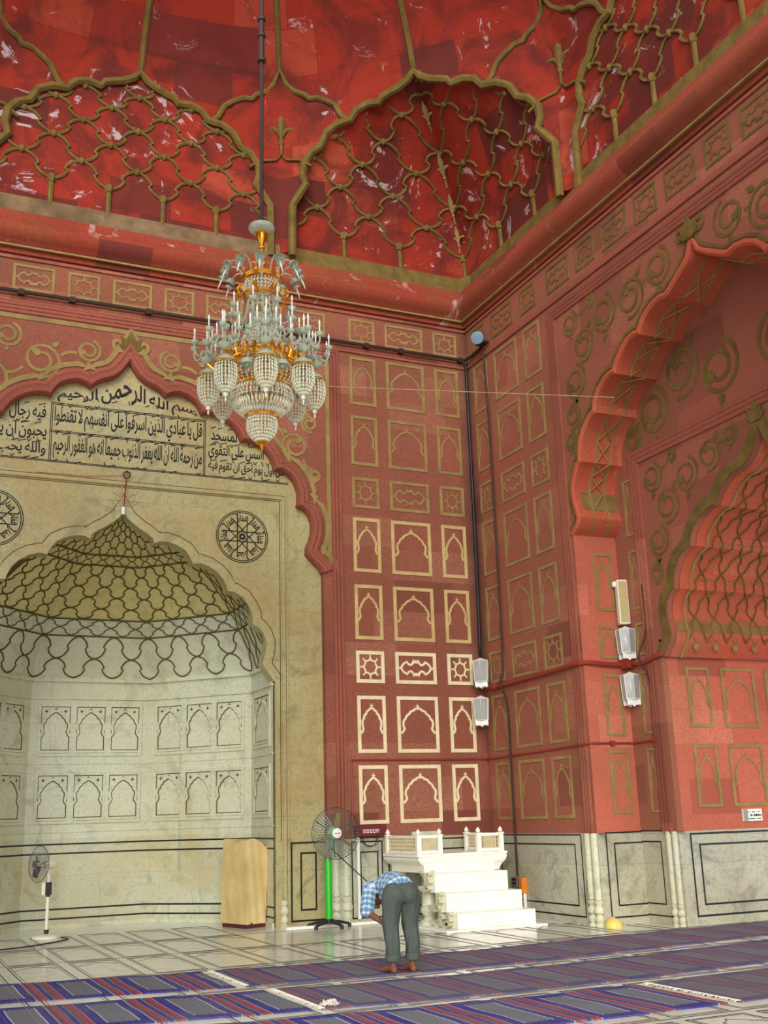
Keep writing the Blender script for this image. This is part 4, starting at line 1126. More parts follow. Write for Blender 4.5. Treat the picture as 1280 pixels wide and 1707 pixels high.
# ------------------------------------------------------------------ minbar (pulpit)
MW_ = MAR_WHITE
mn = thing('stone_pulpit', 'white marble pulpit of four steps with a railed platform', 'pulpit', (8.45, 14.85, 0))
mn_o = Vector((8.45, 14.85, 0))
def mbx(name, boxes, mat=MW_, bev=.008, parent=mn):
    mb = MB()
    for (x0, x1, y0, y1, z0, z1) in boxes: mb.box(x0-mn_o.x, x1-mn_o.x, y0-mn_o.y, y1-mn_o.y, z0, z1)
    o = mb.build(name, mat, parent, smooth=0)
    if bev: m = o.modifiers.new('bevel', 'BEVEL'); m.width = bev; m.segments = 2
    return o
mbx('base_slab', [(7.55,9.22,14.72,17.0,0,.03)])
mbx('step', [(7.80,9.10,14.85,15.2,.03,.235)]); mbx('step', [(7.78,9.06,15.14,15.5,.235,.495)]); mbx('step', [(7.75,9.0,15.43,15.8,.495,.765)])
mbx('riser', [(7.72,8.94,15.72,16.9,.765,.93)])
mbx('pedestal', [(8.25,8.9,16.25,16.9,.03,.77)], MAR_LOW)
mb = MB()       # platform: slab with a cyma beneath
X0, X1, Y0, Y1 = 7.62-mn_o.x, 9.16-mn_o.x, 15.70-mn_o.y, 16.96-mn_o.y
lay = [(.20,.77),(.19,.80),(.12,.86),(.05,.90),(.02,.93),(.02,.95),(0,.95),(0,.985),(.025,.985),(.025,1.0),(-.015,1.0),(-.015,1.04)]
vs = []
for o_, z in lay: vs += [(X0+o_,Y0+o_*.4,z),(X1-o_*.5,Y0+o_*.4,z),(X1-o_*.5,Y1,z),(X0+o_,Y1,z)]
fs = [(4*i+j, 4*i+(j+1) % 4, 4*i+4+(j+1) % 4, 4*i+4+j) for i in range(len(lay)-1) for j in range(4)] + [(0,1,2,3), tuple(len(vs)-4+k for k in range(4))]
mb.add(vs, fs); mb.build('platform', MW_, mn, smooth=0)
def post(x, y, h=.285):
    mb = MB(); x -= mn_o.x; y -= mn_o.y
    mb.box(x-.035, x+.035, y-.035, y+.035, 1.04, 1.04+h); mb.box(x-.045, x+.045, y-.045, y+.045, 1.04+h-.02, 1.04+h)
    mb.lathe([(0,1.13+h),(.018,1.11+h),(.04,1.075+h),(.03,1.045+h),(.02,1.04+h)], (x, y, 0), 10)
    mb.build('rail_post', MW_, mn)
def jali(xa, ya, xb, yb):
    a = Vector((xa-mn_o.x, ya-mn_o.y, 0)); b = Vector((xb-mn_o.x, yb-mn_o.y, 0)); t = (b-a).normalized(); L = (b-a).length; nrm = Vector((-t.y, t.x, 0))
    mp = lambda p, z, d: tuple(a+t*p+nrm*d+Vector((0,0,z)))
    mb = MB()
    for z0, z1 in ((1.045,1.09),(1.275,1.315)):
        mb = MB(); mb.ribbon([(0,(z0+z1)/2),(L,(z0+z1)/2)], z1-z0, mp, -.025, .025); pn = mb.build('rail', MW_, mn, smooth=0)
    mb = MB(); s_ = .066; nx = max(1, int((L-.06)/s_)); x_ = (L-nx*s_)/2
    for i in range(nx+1): mb.ribbon([(x_+i*s_,1.10),(x_+i*s_,1.27)], .012, mp, -.012, .012)
    for j in range(4): mb.ribbon([(.03,1.10+.057*j),(L-.03,1.10+.057*j)], .009, mp, -.012, .012)
    for i in range(nx):
        for j in range(3):
            cx_, cz_ = x_+(i+.5)*s_, 1.10+.057*(j+.5)
            mb.ribbon([(cx_+.017*math.cos(k*PI/4), cz_+.017*math.sin(k*PI/4)) for k in range(8)], .007, mp, -.010, .010, True)
    mb.build('pierced_screen', flat_mat('ivory_marble', (232, 218, 176)), pn, smooth=0)
for x, y in ((7.66,15.76),(8.02,15.76),(8.70,15.76),(9.10,15.76),(7.66,16.88),(9.10,16.88)): post(x, y)
jali(7.70,15.76,7.98,15.76); jali(8.74,15.76,9.06,15.76); jali(7.66,16.84,7.66,15.80); jali(9.10,15.80,9.10,16.84)
mbx('backrest', [(8.1,8.62,16.86,16.94,1.04,1.36)], MAR_LOW)
def colonette(x, y, h, r, name='colonette', twist=True):
    mb = MB(); x -= mn_o.x; y -= mn_o.y
    prof = [(0,.03),(1.35,.03),(1.35,.07),(.9,.10),(.75,.13),(1.15,.19),(1.25,.24),(1.1,.27),(1.0,.285),(1.12,.30),(1.05,.33),(.95,.5),(.7,.6),(.62,.66)]
    prof = [(q*r, z if z < .34 else z) for q, z in prof] + [(r*.75, h-.13), (r*1.1, h-.06), (r*1.35, h-.02), (r*1.35, h), (0, h)]
    mb.lathe(prof, (x, y, 0), 14)
    for k in range(5): mb.tube([(x+(r*.86)*math.cos(k*1.257+z*6), y+(r*.86)*math.sin(k*1.257+z*6), z) for z in [.36+.03*i for i in range(int((h-.5)/.03))]], .008, 4)
    mb.build(name, MAR_LOW, mn, smooth=50)
colonette(7.86,15.86,.80,.11); colonette(7.86,16.85,.80,.09)
def scroll(x, y0, y1, z0, z1):
    """carved scroll bracket carrying the open side of a step"""
    mp = lambda a, b, d: (x+d-mn_o.x, a-mn_o.y, b)
    mb = MB(); P = smooth_path([(y0+.02,z1),(y0+.10,z1-.04),(y0+.04,z0+(z1-z0)*.55),(y0+.15,z0+(z1-z0)*.35),(y0+.08,z0+.05),(y0+.2,z0+.02),(y1,z0+.06)], 4)
    mb.ribbon(P, .05, mp, -.06, .03); 
    for q, zz in ((y0+.10,z1-.10),(y0+.12,z0+.08)): mb.ball(mp(q, zz, -.02), .045, 8)
    mb.build('scroll_bracket', MAR_LOW, mn)
scroll(7.78,14.95,15.3,.03,.24); scroll(7.76,15.2,15.6,.24,.5); scroll(7.74,15.48,15.86,.5,.77); scroll(7.80,15.22,15.6,.03,.26)

# ------------------------------------------------------------------ lanterns, loudspeaker, pipes and fittings
def lantern(label, x, y, z, rz, grp=None):
    """a white sheet-metal wall lantern with glazed front; z is its top"""
    t = thing('wall_lantern', label, 'lantern', (x, y, z), rz, grp)
    w0, w1, dp, h = .105, .125, .16, .36
    mb = MB()
    P = lambda w, y_, zz: [(-w, y_, zz), (w, y_, zz)]
    for sx in (-1, 1):
        mb.tube([(sx*w1*.98, -dp*.55, -.06), (sx*w0, -dp*.55, -.06-h)], .009, 4); mb.tube([(sx*w1, dp*.4, -.06), (sx*w0, dp*.4, -.06-h)], .009, 4)
    for zz, ww in ((-.06, w1), (-.06-h, w0)): mb.tube([(-ww, -dp*.55, zz), (0, -dp*.95, zz), (ww, -dp*.55, zz), (ww, dp*.4, zz), (-ww, dp*.4, zz)], .009, 4, True)
    mb.tube([(0, -dp*.95, -.06), (0, -dp*.9, -.06-h)], .006, 4)
    mb.build('frame', WHITE_P, t)
    mb = MB(); mb.add([(-w1,-dp*.55,-.06),(0,-dp*.95,-.06),(w1,-dp*.55,-.06),(w1,dp*.4,-.06),(-w1,dp*.4,-.06),(0,-.02,0)], [(0,1,5),(1,2,5),(2,3,5),(3,4,5),(4,0,5),(0,4,3,2,1)]); mb.build('roof', WHITE_P, t, smooth=0)
    mb = MB(); mb.add([(-w1,dp*.4,-.06),(w1,dp*.4,-.06),(w0,dp*.4,-.06-h),(-w0,dp*.4,-.06-h),(-w1,dp*.43,-.06),(w1,dp*.43,-.06),(w0,dp*.43,-.06-h),(-w0,dp*.43,-.06-h)], [(0,1,2,3),(4,5,6,7),(0,1,5,4),(2,3,7,6),(0,3,7,4),(1,2,6,5)]); mb.build('back_plate', WHITE_P, t, smooth=0)
    mb = MB()
    for a, b in (((-w1,-dp*.55),(0,-dp*.95)), ((0,-dp*.95),(w1,-dp*.55)), ((w1,-dp*.55),(w1,dp*.4)), ((-w1,dp*.4),(-w1,-dp*.55))):
        k = w0/w1; n_ = Vector((b[1]-a[1], a[0]-b[0])).normalized()*.003
        q = [(a[0],a[1],-.065),(b[0],b[1],-.065),(b[0]*k,b[1],-.055-h),(a[0]*k,a[1],-.055-h)]
        mb.add(q+[(p[0]+n_.x,p[1]+n_.y,p[2]) for p in q], [(0,1,2,3),(7,6,5,4),(0,1,5,4),(1,2,6,5),(2,3,7,6),(3,0,4,7)])
    mb.build('glass_pane', LGLASS, t, smooth=0)
    mb = MB(); mb.lathe([(0,-.07),(.02,-.075),(.02,-.13),(.012,-.14),(.012,-.24),(0,-.25)], (0,-.04,0), 8); mb.build('bulb', WHITE_P, t)
    mb = MB(); zb = -.06-h; n_ = 5; pts = [(-w0*1.02, zb), (w0*1.02, zb)]
    for k in range(n_):
        xa = w0*1.02*(1-2*(k+.5)/n_); r = w0/n_
        pts += [(xa+r*math.cos(a)*1.0, zb-.075-(.02 if k == 2 else 0)+r*.9*(-abs(math.sin(a)))) for a in (.3,.9,1.57,2.2,2.85)]
    for (y_, th_) in ((-dp*.6, .004), (dp*.4, .004)): mb.prism(pts, lambda a, b, d: (a, y_+d, b), -th_, th_)
    mb.build('scalloped_apron', WHITE_P, t, smooth=0)
    return t
LGLASS = NT('lantern_glass', .25, .6); LGLASS.b.inputs['Transmission Weight'].default_value = .7; LGLASS = LGLASS.col(lin(236, 240, 238))
LG = 'white wall lanterns'
lantern('upper white lantern in the corner above the red pier panels', 9.52, 16.84, 4.235, -.6, LG); lantern('lower white lantern in the corner, below its twin', 9.49, 16.84, 3.58, -.6, LG)
lantern('upper white lantern on the arch reveal, just under the loudspeaker', 10.40, 13.84, 4.33, -.25, LG); lantern('lower white lantern on the arch reveal, under the red pipe', 10.41, 13.84, 3.63, -.25, LG)
for o in [x for x in COL.objects if x.parent is None and x.get('category') == 'lantern']:
    mb = MB(); mb.tube([(0,.05,-.05),(.02,.12,-.04),(.03,.20,-.05)], .012, 5); b_ = mb.build('bracket', PIPE_DARK, o)

sp_ = thing('column_loudspeaker', 'slim cream column loudspeaker high on the arch reveal', 'loudspeaker', (10.42, 13.86, 4.36), -.3)
mb = MB(); mb.box(-.085,.085,-.06,.07,0,.70); o = mb.build('cabinet', IVORY, sp_, smooth=0); m = o.modifiers.new('bevel','BEVEL'); m.width = .012
mb = MB(); mb.box(-.065,.065,-.066,-.058,.03,.67); mb.build('grille', flat_mat('tan_grille', (204, 186, 132), .9, .1, 0, .2, 40), sp_, smooth=0)
mb = MB(); mb.box(-.13,-.08,.0,.07,.60,.68); mb.build('mounting_bracket', WHITE_P, sp_, smooth=0)
mb = MB(); mb.box(-.02,.02,.06,.16,.3,.36); mb.build('mounting_bracket', WHITE_P, sp_, smooth=0)

def pipe(name, label, cat, pts, r, mat, clips=None, k=4):
    mb = MB(); mb.tube(smooth_path(pts, k) if k > 1 else pts, r, 8)
    o = tag(mb.build(name, mat), label, cat)
    if clips:
        for p, w in clips:
            c = MB(); c.box(p[0]-w, p[0]+w, p[1]-w, p[1]+w, p[2]-w, p[2]+w); c.build('clip', mat, o, smooth=0)
    return o
pipe('water_pipe', 'thick red pipe running along the right wall and round the arch reveals', 'pipe',
     [(9.66,16.95,3.72),(9.67,16.3,3.72),(9.66,15.2,3.74),(9.65,14.4,3.76),(9.64,14.2,3.77),(9.68,14.05,3.77),(9.80,13.96,3.77),(10.1,13.95,3.75),(10.36,13.94,3.75),(10.43,13.85,3.76),(10.43,13.5,3.73),(10.44,13.22,3.78),(10.5,13.1,3.80),(10.7,13.09,3.81),(11.2,13.09,3.81),(12.4,13.09,3.80),(14.5,13.09,3.80)],
     .036, PIPE_RED, [((10.42,13.86,3.755),.075),((9.665,16.6,3.72),.05)])
pipe('conduit', 'thin red conduit from the switch box across the pier and right wall to a bolt', 'conduit',
     [(7.15,17.10,1.48),(7.15,17.10,2.40),(7.16,17.10,2.50),(7.24,17.10,2.52),(8.2,17.10,2.52),(9.55,17.10,2.52),(9.66,17.07,2.52),(9.70,16.95,2.52),(9.70,15.5,2.54),(9.69,14.4,2.56),(9.66,14.2,2.56),(9.74,14.0,2.57),(10.1,14.0,2.57),(10.4,14.0,2.57),(10.47,13.95,2.57),(10.48,13.6,2.575),(10.48,13.44,2.58)],
     .016, PIPE_RED, [((10.1,14.0,2.57),.035),((10.475,13.44,2.58),.035)])
pipe('conduit', 'tall vertical red conduit down the right wall to the socket box', 'conduit',
     [(9.66,16.36,9.80),(9.66,16.30,8.5),(9.66,16.30,6.6),(9.66,16.30,5.1),(9.66,16.32,4.0),(9.58,16.32,3.72),(9.64,16.22,3.35),(9.65,16.23,2.0),(9.66,16.25,.62)], .020, PIPE_DARK)
pipe('cable', 'black cable hanging down the wall corner to the lanterns', 'cable', [(9.66,17.05,9.88),(9.67,17.06,8),(9.66,17.05,6),(9.64,17.04,4.6),(9.56,16.9,4.24)], .026, CABLE)
pipe('cable', 'black cable dropping past the big pipe down the inner arch edge', 'cable', [(10.46,13.40,4.9),(10.47,13.42,4.2),(10.33,13.47,3.8),(10.46,13.44,3.5),(10.47,13.45,3.0),(10.47,13.45,2.6)], .012, PIPE_DARK)
pipe('conduit', 'dark conduit high under the frieze of the back wall', 'conduit', [(.6,17.03,9.93),(3,17.03,9.93),(5,17.03,9.93),(7,17.03,9.93),(9.0,17.03,9.93),(9.6,17.03,9.93)], .034, PIPE_DARK, [((x, 17.05, 9.93), .045) for x in (1.55, 2.35, 3.6, 5.0, 7.6, 8.3, 9.55)], 1)
pipe('conduit', 'short dark conduit rising from the corner to the floodlight', 'conduit', [(9.62,17.03,9.93),(9.66,16.8,9.93),(9.66,16.42,9.95)], .034, PIPE_DARK, None, 1)
fl = thing('floodlight', 'small bluish floodlight high in the corner above the conduit', 'floodlight', (9.55, 16.28, 9.98))
mb = MB(); mb.box(-.02,.14,-.1,.12,-.02,.02); mb.build('mount', PIPE_DARK, fl, smooth=0)
mb = MB(); mF_ = Matrix.Translation((-.06,-.04,.06)) @ Vector((-.6,-.7,-.3)).to_track_quat('Z','Y').to_matrix().to_4x4()
mb.lathe([(0,-.10),(.06,-.10),(.09,-.02),(.12,.07),(.11,.075),(0,.06)], n=14, mat=mF_); mb.build('lamp_head', flat_mat('blue_grey_enamel', (112, 142, 158), .4), fl)
pipe('string', 'thin pale string stretched from the chandelier side to the right arch', 'string', [(6.84,17.10,9.05),(9.66,12.6,7.55)], .006, flat_mat('pale_string', (190, 170, 120)), None, 1)
SW = thing('switch_box', 'maroon switch box with a row of white sockets on the pier', 'switch', (7.43, 17.05, 1.40))
MAROON = flat_mat('maroon_paint', (112, 34, 40), .5)
mb = MB(); mb.box(-.26,.26,-.06,.07,-.09,.09); o = mb.build('case', MAROON, SW, smooth=0); m = o.modifiers.new('bevel','BEVEL'); m.width = .008
for k in range(5):
    mb = MB(); x = -.13+.058*k; mb.box(x-.02,x+.02,-.068,-.058,-.035,.02); o = mb.build('socket', WHITE_P, SW, smooth=0)
    c = MB(); c.box(x-.011,x+.011,-.071,-.066,-.024,.009); c.build('socket_hole', MAROON, o, smooth=0)
mb = MB(); mb.lathe([(0,-.07),(.012,-.07),(.012,-.055),(0,-.055)], (0,0,0), 8, mat=Matrix.Translation((-.01,0,.055)) @ Matrix.Rotation(0,4,'X')); mb.build('indicator', WHITE_P, SW)
mb = MB()
for q in (0, .04): mb.tube(smooth_path([(-.17+q,.03,-.09),(-.12+q,.02,-.19-q*.6),(-.02+q,-.03,-.25+q*.4),(.07+q,-.06,-.19),(.09+q*.5,-.07,-.02)], 5), .006, 5)
mb.build('plug_lead', CABLE, SW)
pipe('cable_trunking', 'white plastic trunking from the switch box down to the floor', 'trunking', [(7.225,17.08,1.30),(7.225,17.08,.06)], .03, WHITE_P, None, 1)
pipe('power_cable', 'black cable sloping from the green fan down behind the man', 'cable', [(6.60,16.68,1.16),(6.85,16.5,.88),(7.2,16.3,.52),(7.55,16.1,.18),(7.7,15.9,.08)], .009, CABLE)
so = thing('socket_box', 'grey metal socket box at the foot of the vertical conduit', 'socket', (9.68, 16.32, .47))
mb = MB(); mb.box(-.05,.05,-.09,.09,-.02,.13); o = mb.build('case', STEEL, so, smooth=0); m = o.modifiers.new('bevel','BEVEL'); m.width = .006
for zz in (.02,.08): 
    c = MB(); c.box(-.055,-.045,-.05,.05,zz,zz+.035); c.build('socket', PLAST, so, smooth=0)
ob = thing('junction_box', 'small orange box beside the grey socket box', 'box', (9.68, 16.12, .36))
mb = MB(); mb.box(-.05,.04,-.05,.06,0,.24); o = mb.build('case', flat_mat('orange_plastic', (232, 130, 30), .4), ob, smooth=0); m = o.modifiers.new('bevel','BEVEL'); m.width = .008
mb = MB(); mb.box(-.02,.03,-.03,.0,-.36,0); mb.build('conduit', WHITE_P, ob, smooth=0)
sg = thing('notice_plate', 'small white notice with black writing above the marble dado', 'sign', (11.88, JY2-.02, 1.47))
mb = MB(); mb.box(-.175,.175,-.012,.02,-.085,.085); mb.build('plate', WHITE_P, sg, smooth=0)
mb = MB(); rg = random.Random(4)
for row, z in ((0,.045),(1,.0),(2,-.05)):
    x = -.085
    while x < .15:
        w_ = rg.uniform(.008,.03); h_ = .016 if row == 1 else .008
        if rg.random() < (.85 if row else .35): mb.box(x, x+w_, -.016, -.011, z-h_, z+h_*rg.uniform(.3,1))
        x += w_+.008
mb.build('lettering', INK, sg, smooth=0)
mb = MB(); mb.box(-.172,-.095,-.015,-.011,-.082,.082); mb.build('grey_strip', STEEL, sg, smooth=0)
bw = thing('brass_bowl', 'yellow upturned bowl on the floor by the arch column', 'bowl', (9.74, 13.82, 0))
mb = MB(); mb.lathe([(.125,0),(.128,.015),(.118,.06),(.085,.105),(.04,.127),(.02,.13),(.02,.14),(0,.142)], n=24); mb.build('bowl', flat_mat('yellow_enamel', (232, 206, 110), .35), bw)
hk = thing('iron_ring', 'dark iron ring hooked into the marble over the niche', 'ring', (CX+.02, MY-.03, 7.07))
mb = MB(); mb.tube([(.055*math.cos(a*PI/8), -.03, .055*math.sin(a*PI/8)) for a in range(16)], .012, 6, True); mb.tube([(0,.04,.07),(0,-.03,.06)], .016, 6); mb.build('ring', PIPE_DARK, hk)
rp = thing('red_cord', 'red cord with white end hanging from the iron ring', 'cord', (CX+.01, MY-.07, 7.02))
mb = MB(); mb.tube([(0,0,0),(-.01,0,-.25),(-.03,0,-.52)], .010, 5); mb.tube([(0,0,.03),(-.6,.03,-.03),(-1.4,.03,-.04)], .005, 4); mb.build('cord', flat_mat('red_cord', (150, 40, 24)), rp)
mb = MB(); mb.lathe([(0,-.50),(.028,-.50),(.03,-.62),(0,-.63)], (-.03,0,0), 8); mb.build('weight', WHITE_P, rp)
mb = MB()
mb.box(CX+2.58, 7.75, MY-.40, MY-.13, 0, .035); struct(mb.build('baseboard_back', MAR_WHITE, smooth=0))

# ------------------------------------------------------------------ the great chandelier
AX = Vector((3.37, 10.26, 0)); Z0 = 5.25
ch = thing('chandelier', 'large gilt and crystal chandelier with many candle arms and hanging crystal baskets', 'chandelier', (AX.x, AX.y, Z0))
def octa(mb, p, d, L, r):
    """a cut crystal drop: elongated octahedron centred on p along d"""
    d = Vector(d).normalized(); x = d.orthogonal().normalized(); y = d.cross(x)
    p = Vector(p)
    mb.add([p+d*L*.5, p+x*r, p+y*r, p-x*r, p-y*r, p-d*L*.5], [(0,1,2),(0,2,3),(0,3,4),(0,4,1),(5,2,1),(5,3,2),(5,4,3),(5,1,4)])
def strands(mb, prof, n, L, r, c=(0,0), ph=0.0, gap=.10, jit=0.0):
    """n chains of drops hanging along a profile of (radius, height)"""
    P = [Vector(p) for p in prof]
    for k in range(n):
        a = 2*PI*(k+ph)/n
        ca, sa = math.cos(a), math.sin(a); rest = 0.0
        for i in range(len(P)-1):
            seg = P[i+1]-P[i]; ln = seg.length; m_ = max(1, int(round(ln/(L*(1+gap)))))
            for q in range(m_):
                t = (q+.5)/m_; pt = P[i]+seg*t
                octa(mb, (c[0]+pt.x*ca, c[1]+pt.x*sa, pt.y), (seg.x*ca, seg.x*sa, seg.y), ln/m_*.92, r)
def part(name, mat, parent, fn, smooth=45):
    mb = MB(); fn(mb); return mb.build(name, mat, parent, smooth=smooth)
def z(v): return v-Z0
def rod_(mb):
    mb.tube([(0,0,z(7.8)),(0,0,z(9.95))], .022, 8); mb.tube([(0,0,z(9.95)),(0,0,z(10.5))], .036, 8); mb.tube([(0,0,z(10.5)),(0,0,z(18.98))], .026, 8)
    for q in (9.95, 10.28, 10.5): mb.lathe([(0,z(q)-.02),(.05,z(q)-.02),(.05,z(q)+.02),(0,z(q)+.02)], n=10)
part('suspension_rod', PIPE_DARK, ch, rod_)
part('glass_dish', GLASS, ch, lambda mb: mb.lathe([(.02,z(7.74)),(.06,z(7.745)),(.135,z(7.78)),(.145,z(7.80)),(.135,z(7.835)),(.05,z(7.85)),(0,z(7.85))], n=20))
part('gilt_cup', GOLD, ch, lambda mb: mb.lathe([(0,z(7.77)),(.075,z(7.775)),(.085,z(7.76)),(.06,z(7.74)),(.055,z(7.69)),(.03,z(7.63)),(.018,z(7.60)),(.035,z(7.58)),(.035,z(7.565)),(.02,z(7.555)),(.03,z(7.54)),(.02,z(7.52)),(0,z(7.52))], n=16))
part('glass_stem', GLASS, ch, lambda mb: mb.lathe([(.014,z(7.52)),(.03,z(7.48)),(.022,z(7.42)),(.035,z(7.36)),(.02,z(7.3)),(.02,z(6.2)),(.03,z(6.0)),(0,z(5.9))], n=10))
def crown(mb):
    for rr, zz in ((.20,7.19),(.205,7.21)): mb.tube([(rr*math.cos(k*PI/16), rr*math.sin(k*PI/16), z(zz)) for k in range(32)], .013, 5, True)
    for k in range(8):
        a = k*PI/4; mb.tube([(.2*math.cos(a)+.04*math.cos(q)*-math.sin(a), .2*math.sin(a)+.04*math.cos(q)*math.cos(a), z(7.26)+.045*math.sin(q)) for q in [i*PI/5 for i in range(10)]], .010, 4, True)
        mb.tube([(.2*math.cos(a),.2*math.sin(a),z(7.2)),(.02*math.cos(a),.02*math.sin(a),z(7.24))], .008, 4)
part('crown_ring', GOLD, ch, crown)
def bell(mb, p, d, s, n=10):
    q = Vector(d).normalized().to_track_quat('Z','Y').to_matrix().to_4x4(); M_ = Matrix.Translation(p) @ q
    mb.lathe([(0,-.005*s),(.02*s,0),(.045*s,.012*s),(.056*s,.04*s),(.06*s,.055*s),(.053*s,.05*s),(.03*s,.018*s),(0,.012*s)], n=n, mat=M_)
def candle(mb, p, h, r=.009):
    mb.lathe([(0,0),(r*1.6,.004),(r,.012),(r,h*.62),(r*1.25,h*.66),(r*1.5,h*.78),(r*.9,h*.9),(0,h)], p, 8)
for k in range(12):
    a = 2*PI*(k+.3)/12; c, s = math.cos(a), math.sin(a); R3 = lambda r, zz: Vector((r*c, r*s, z(zz)))
    arm = part('crown_arm', GLASS, ch, lambda mb: mb.tube(smooth_path([R3(.20,7.2),R3(.225,7.29),R3(.29,7.345),R3(.36,7.32),R3(.40,7.25)], 3), .010, 5))
    part('glass_cup', GLASS, arm, lambda mb: (bell(mb, R3(.37,7.30), (c*.72, s*.72, -.7), .95), bell(mb, R3(.405,7.235), (c*.6, s*.6, -.8), .75)))
    part('bulb', WHITE_P, arm, lambda mb: mb.tube([R3(.405,7.235),R3(.44,7.16),R3(.47,7.08)], [.009,.010,.002], 6))
def cage1(mb):
    strands(mb, [(.17,z(7.17)),(.19,z(7.10)),(.18,z(7.02))], 30, .035, .012)
    strands(mb, [(.13,z(7.17)),(.15,z(7.02))], 22, .04, .012)
part('crystal_drum', CRYS, ch, cage1, 0)
def ring2(mb):
    for rr, zz in ((.20,7.0),(.19,6.97)): mb.tube([(rr*math.cos(k*PI/16), rr*math.sin(k*PI/16), z(zz)) for k in range(32)], .012, 5, True)
    for k in range(8):
        a = k*PI/4+.2; c, s = math.cos(a), math.sin(a)
        mb.tube(smooth_path([(.2*c,.2*s,z(7.0)),(.25*c,.25*s,z(7.06)),(.29*c,.29*s,z(7.0)),(.26*c,.26*s,z(6.95)),(.33*c,.33*s,z(6.92))], 3), [.014]*13, 4)
part('gilt_collar', GOLD, ch, ring2)
part('crystal_tube_fringe', CRYS, ch, lambda mb: (strands(mb, [(.14,z(6.95)),(.14,z(6.80))], 20, .07, .010), mb.tube([(.14*math.cos(k*PI/12), .14*math.sin(k*PI/12), z(6.86)) for k in range(24)], .008, 4, True)), 0)
for k in range(16):
    a = 2*PI*(k+.5)/16; c, s = math.cos(a), math.sin(a); R3 = lambda r, zz: Vector((r*c, r*s, z(zz)))
    lo = k % 2; r1, zc = (.40, 6.60) if lo else (.33, 6.79)
    arm = part('candle_arm', GLASS, ch, lambda mb: mb.tube(smooth_path([R3(.15,6.95),R3(.17,zc+.02),R3(.21,zc-.11),R3(r1*.78,zc-.13),R3(r1,zc-.06),R3(r1,zc)], 3), .010, 5))
    part('drip_pan', GLASS, arm, lambda mb: bell(mb, R3(r1, zc), (0,0,1), .85))
    part('candle', WHITE_P, arm, lambda mb: candle(mb, R3(r1, zc+.02), .17))
def cone(mb):
    strands(mb, [(.10,z(6.78)),(.15,z(6.62)),(.21,z(6.46)),(.27,z(6.30))], 34, .030, .011)
    strands(mb, [(.07,z(6.78)),(.20,z(6.30))], 20, .04, .012)
part('crystal_cone', CRYS, ch, cone, 0)
part('gilt_neck_ring', GOLD, ch, lambda mb: mb.tube([(.105*math.cos(k*PI/12), .105*math.sin(k*PI/12), z(6.79)) for k in range(24)], .012, 5, True))
def bigring(mb):
    for rr, zz, q in ((.30,6.30,.014),(.36,6.22,.018),(.35,6.17,.014)): mb.tube([(rr*math.cos(k*PI/20), rr*math.sin(k*PI/20), z(zz)) for k in range(40)], q, 6, True)
    for k in range(24):
        a = k*PI/12; c, s = math.cos(a), math.sin(a)
        mb.tube(smooth_path([(.30*c,.30*s,z(6.30)),(.36*c,.36*s,z(6.34)),(.40*c,.40*s,z(6.27)),(.37*c,.37*s,z(6.2))], 3), .012, 4)
part('main_gilt_ring', GOLD, ch, bigring)
cam_a = math.atan2(-AX.y, -AX.x)
for k in range(8):
    a = cam_a + math.radians(4+45*k); c, s = math.cos(a), math.sin(a)
    R3 = lambda r, zz: Vector((r*c, r*s, z(zz))); T3 = lambda q, p_, zz: Vector((.57*c + q*math.cos(p_), .57*s + q*math.sin(p_), z(zz)))
    arm = part('main_arm', GOLD, ch, lambda mb: mb.tube(smooth_path([R3(.34,6.2),R3(.42,6.13),R3(.50,6.14),R3(.57,6.20)], 3), .014, 5))
    part('candelabrum_cup', GLASS, arm, lambda mb: mb.lathe([(0,0),(.02,.005),(.055,.03),(.07,.06),(.06,.065),(.02,.05),(.014,.2),(0,.2)], R3(.57,6.19), 12))
    def br(mb):
        for q in range(5):
            p_ = a+2*PI*(q+.5)/5
            mb.tube(smooth_path([T3(.0,p_,6.30),T3(.05,p_,6.33),T3(.085,p_,6.27),T3(.13,p_,6.26),T3(.16,p_,6.32),T3(.16,p_,6.37)], 3), .009, 5)
            bell(mb, T3(.16,p_,6.37), (0,0,1), .72, 8)
        bell(mb, T3(0,0,6.40), (0,0,1), 1.0, 8)
    part('candle_branch', GLASS, arm, br)
    for q in range(5): part('candle', WHITE_P, arm, lambda mb: candle(mb, T3(.16, a+2*PI*(q+.5)/5, 6.39), .17, .008))
    part('candle', WHITE_P, arm, lambda mb: candle(mb, T3(0,0,6.41), .22))
    # hanging basket
    bc = (.55*c, .55*s)
    part('basket_cap', GLASS, arm, lambda mb: mb.lathe([(0,z(6.16)),(.02,z(6.155)),(.05,z(6.13)),(.10,z(6.09)),(.115,z(6.06)),(.10,z(6.06)),(.04,z(6.10)),(0,z(6.12))], (bc[0],bc[1],0), 16))
    part('basket_band', GOLD, arm, lambda mb: mb.tube([(bc[0]+.105*math.cos(i*PI/10), bc[1]+.105*math.sin(i*PI/10), z(6.05)) for i in range(20)], .010, 5, True))
    def bk(mb):
        strands(mb, [(.10,z(6.04)),(.112,z(5.97)),(.112,z(5.89)),(.095,z(5.82)),(.06,z(5.76)),(.02,z(5.73))], 20, .040, .012, bc)
        strands(mb, [(.06,z(6.04)),(.07,z(5.85)),(.02,z(5.75))], 10, .05, .013, bc)
        mb.ball((bc[0],bc[1],z(5.71)), .028, 8); octa(mb, (bc[0],bc[1],z(5.66)), (0,0,1), .07, .014)
    part('crystal_basket', CRYS, arm, bk, 0)
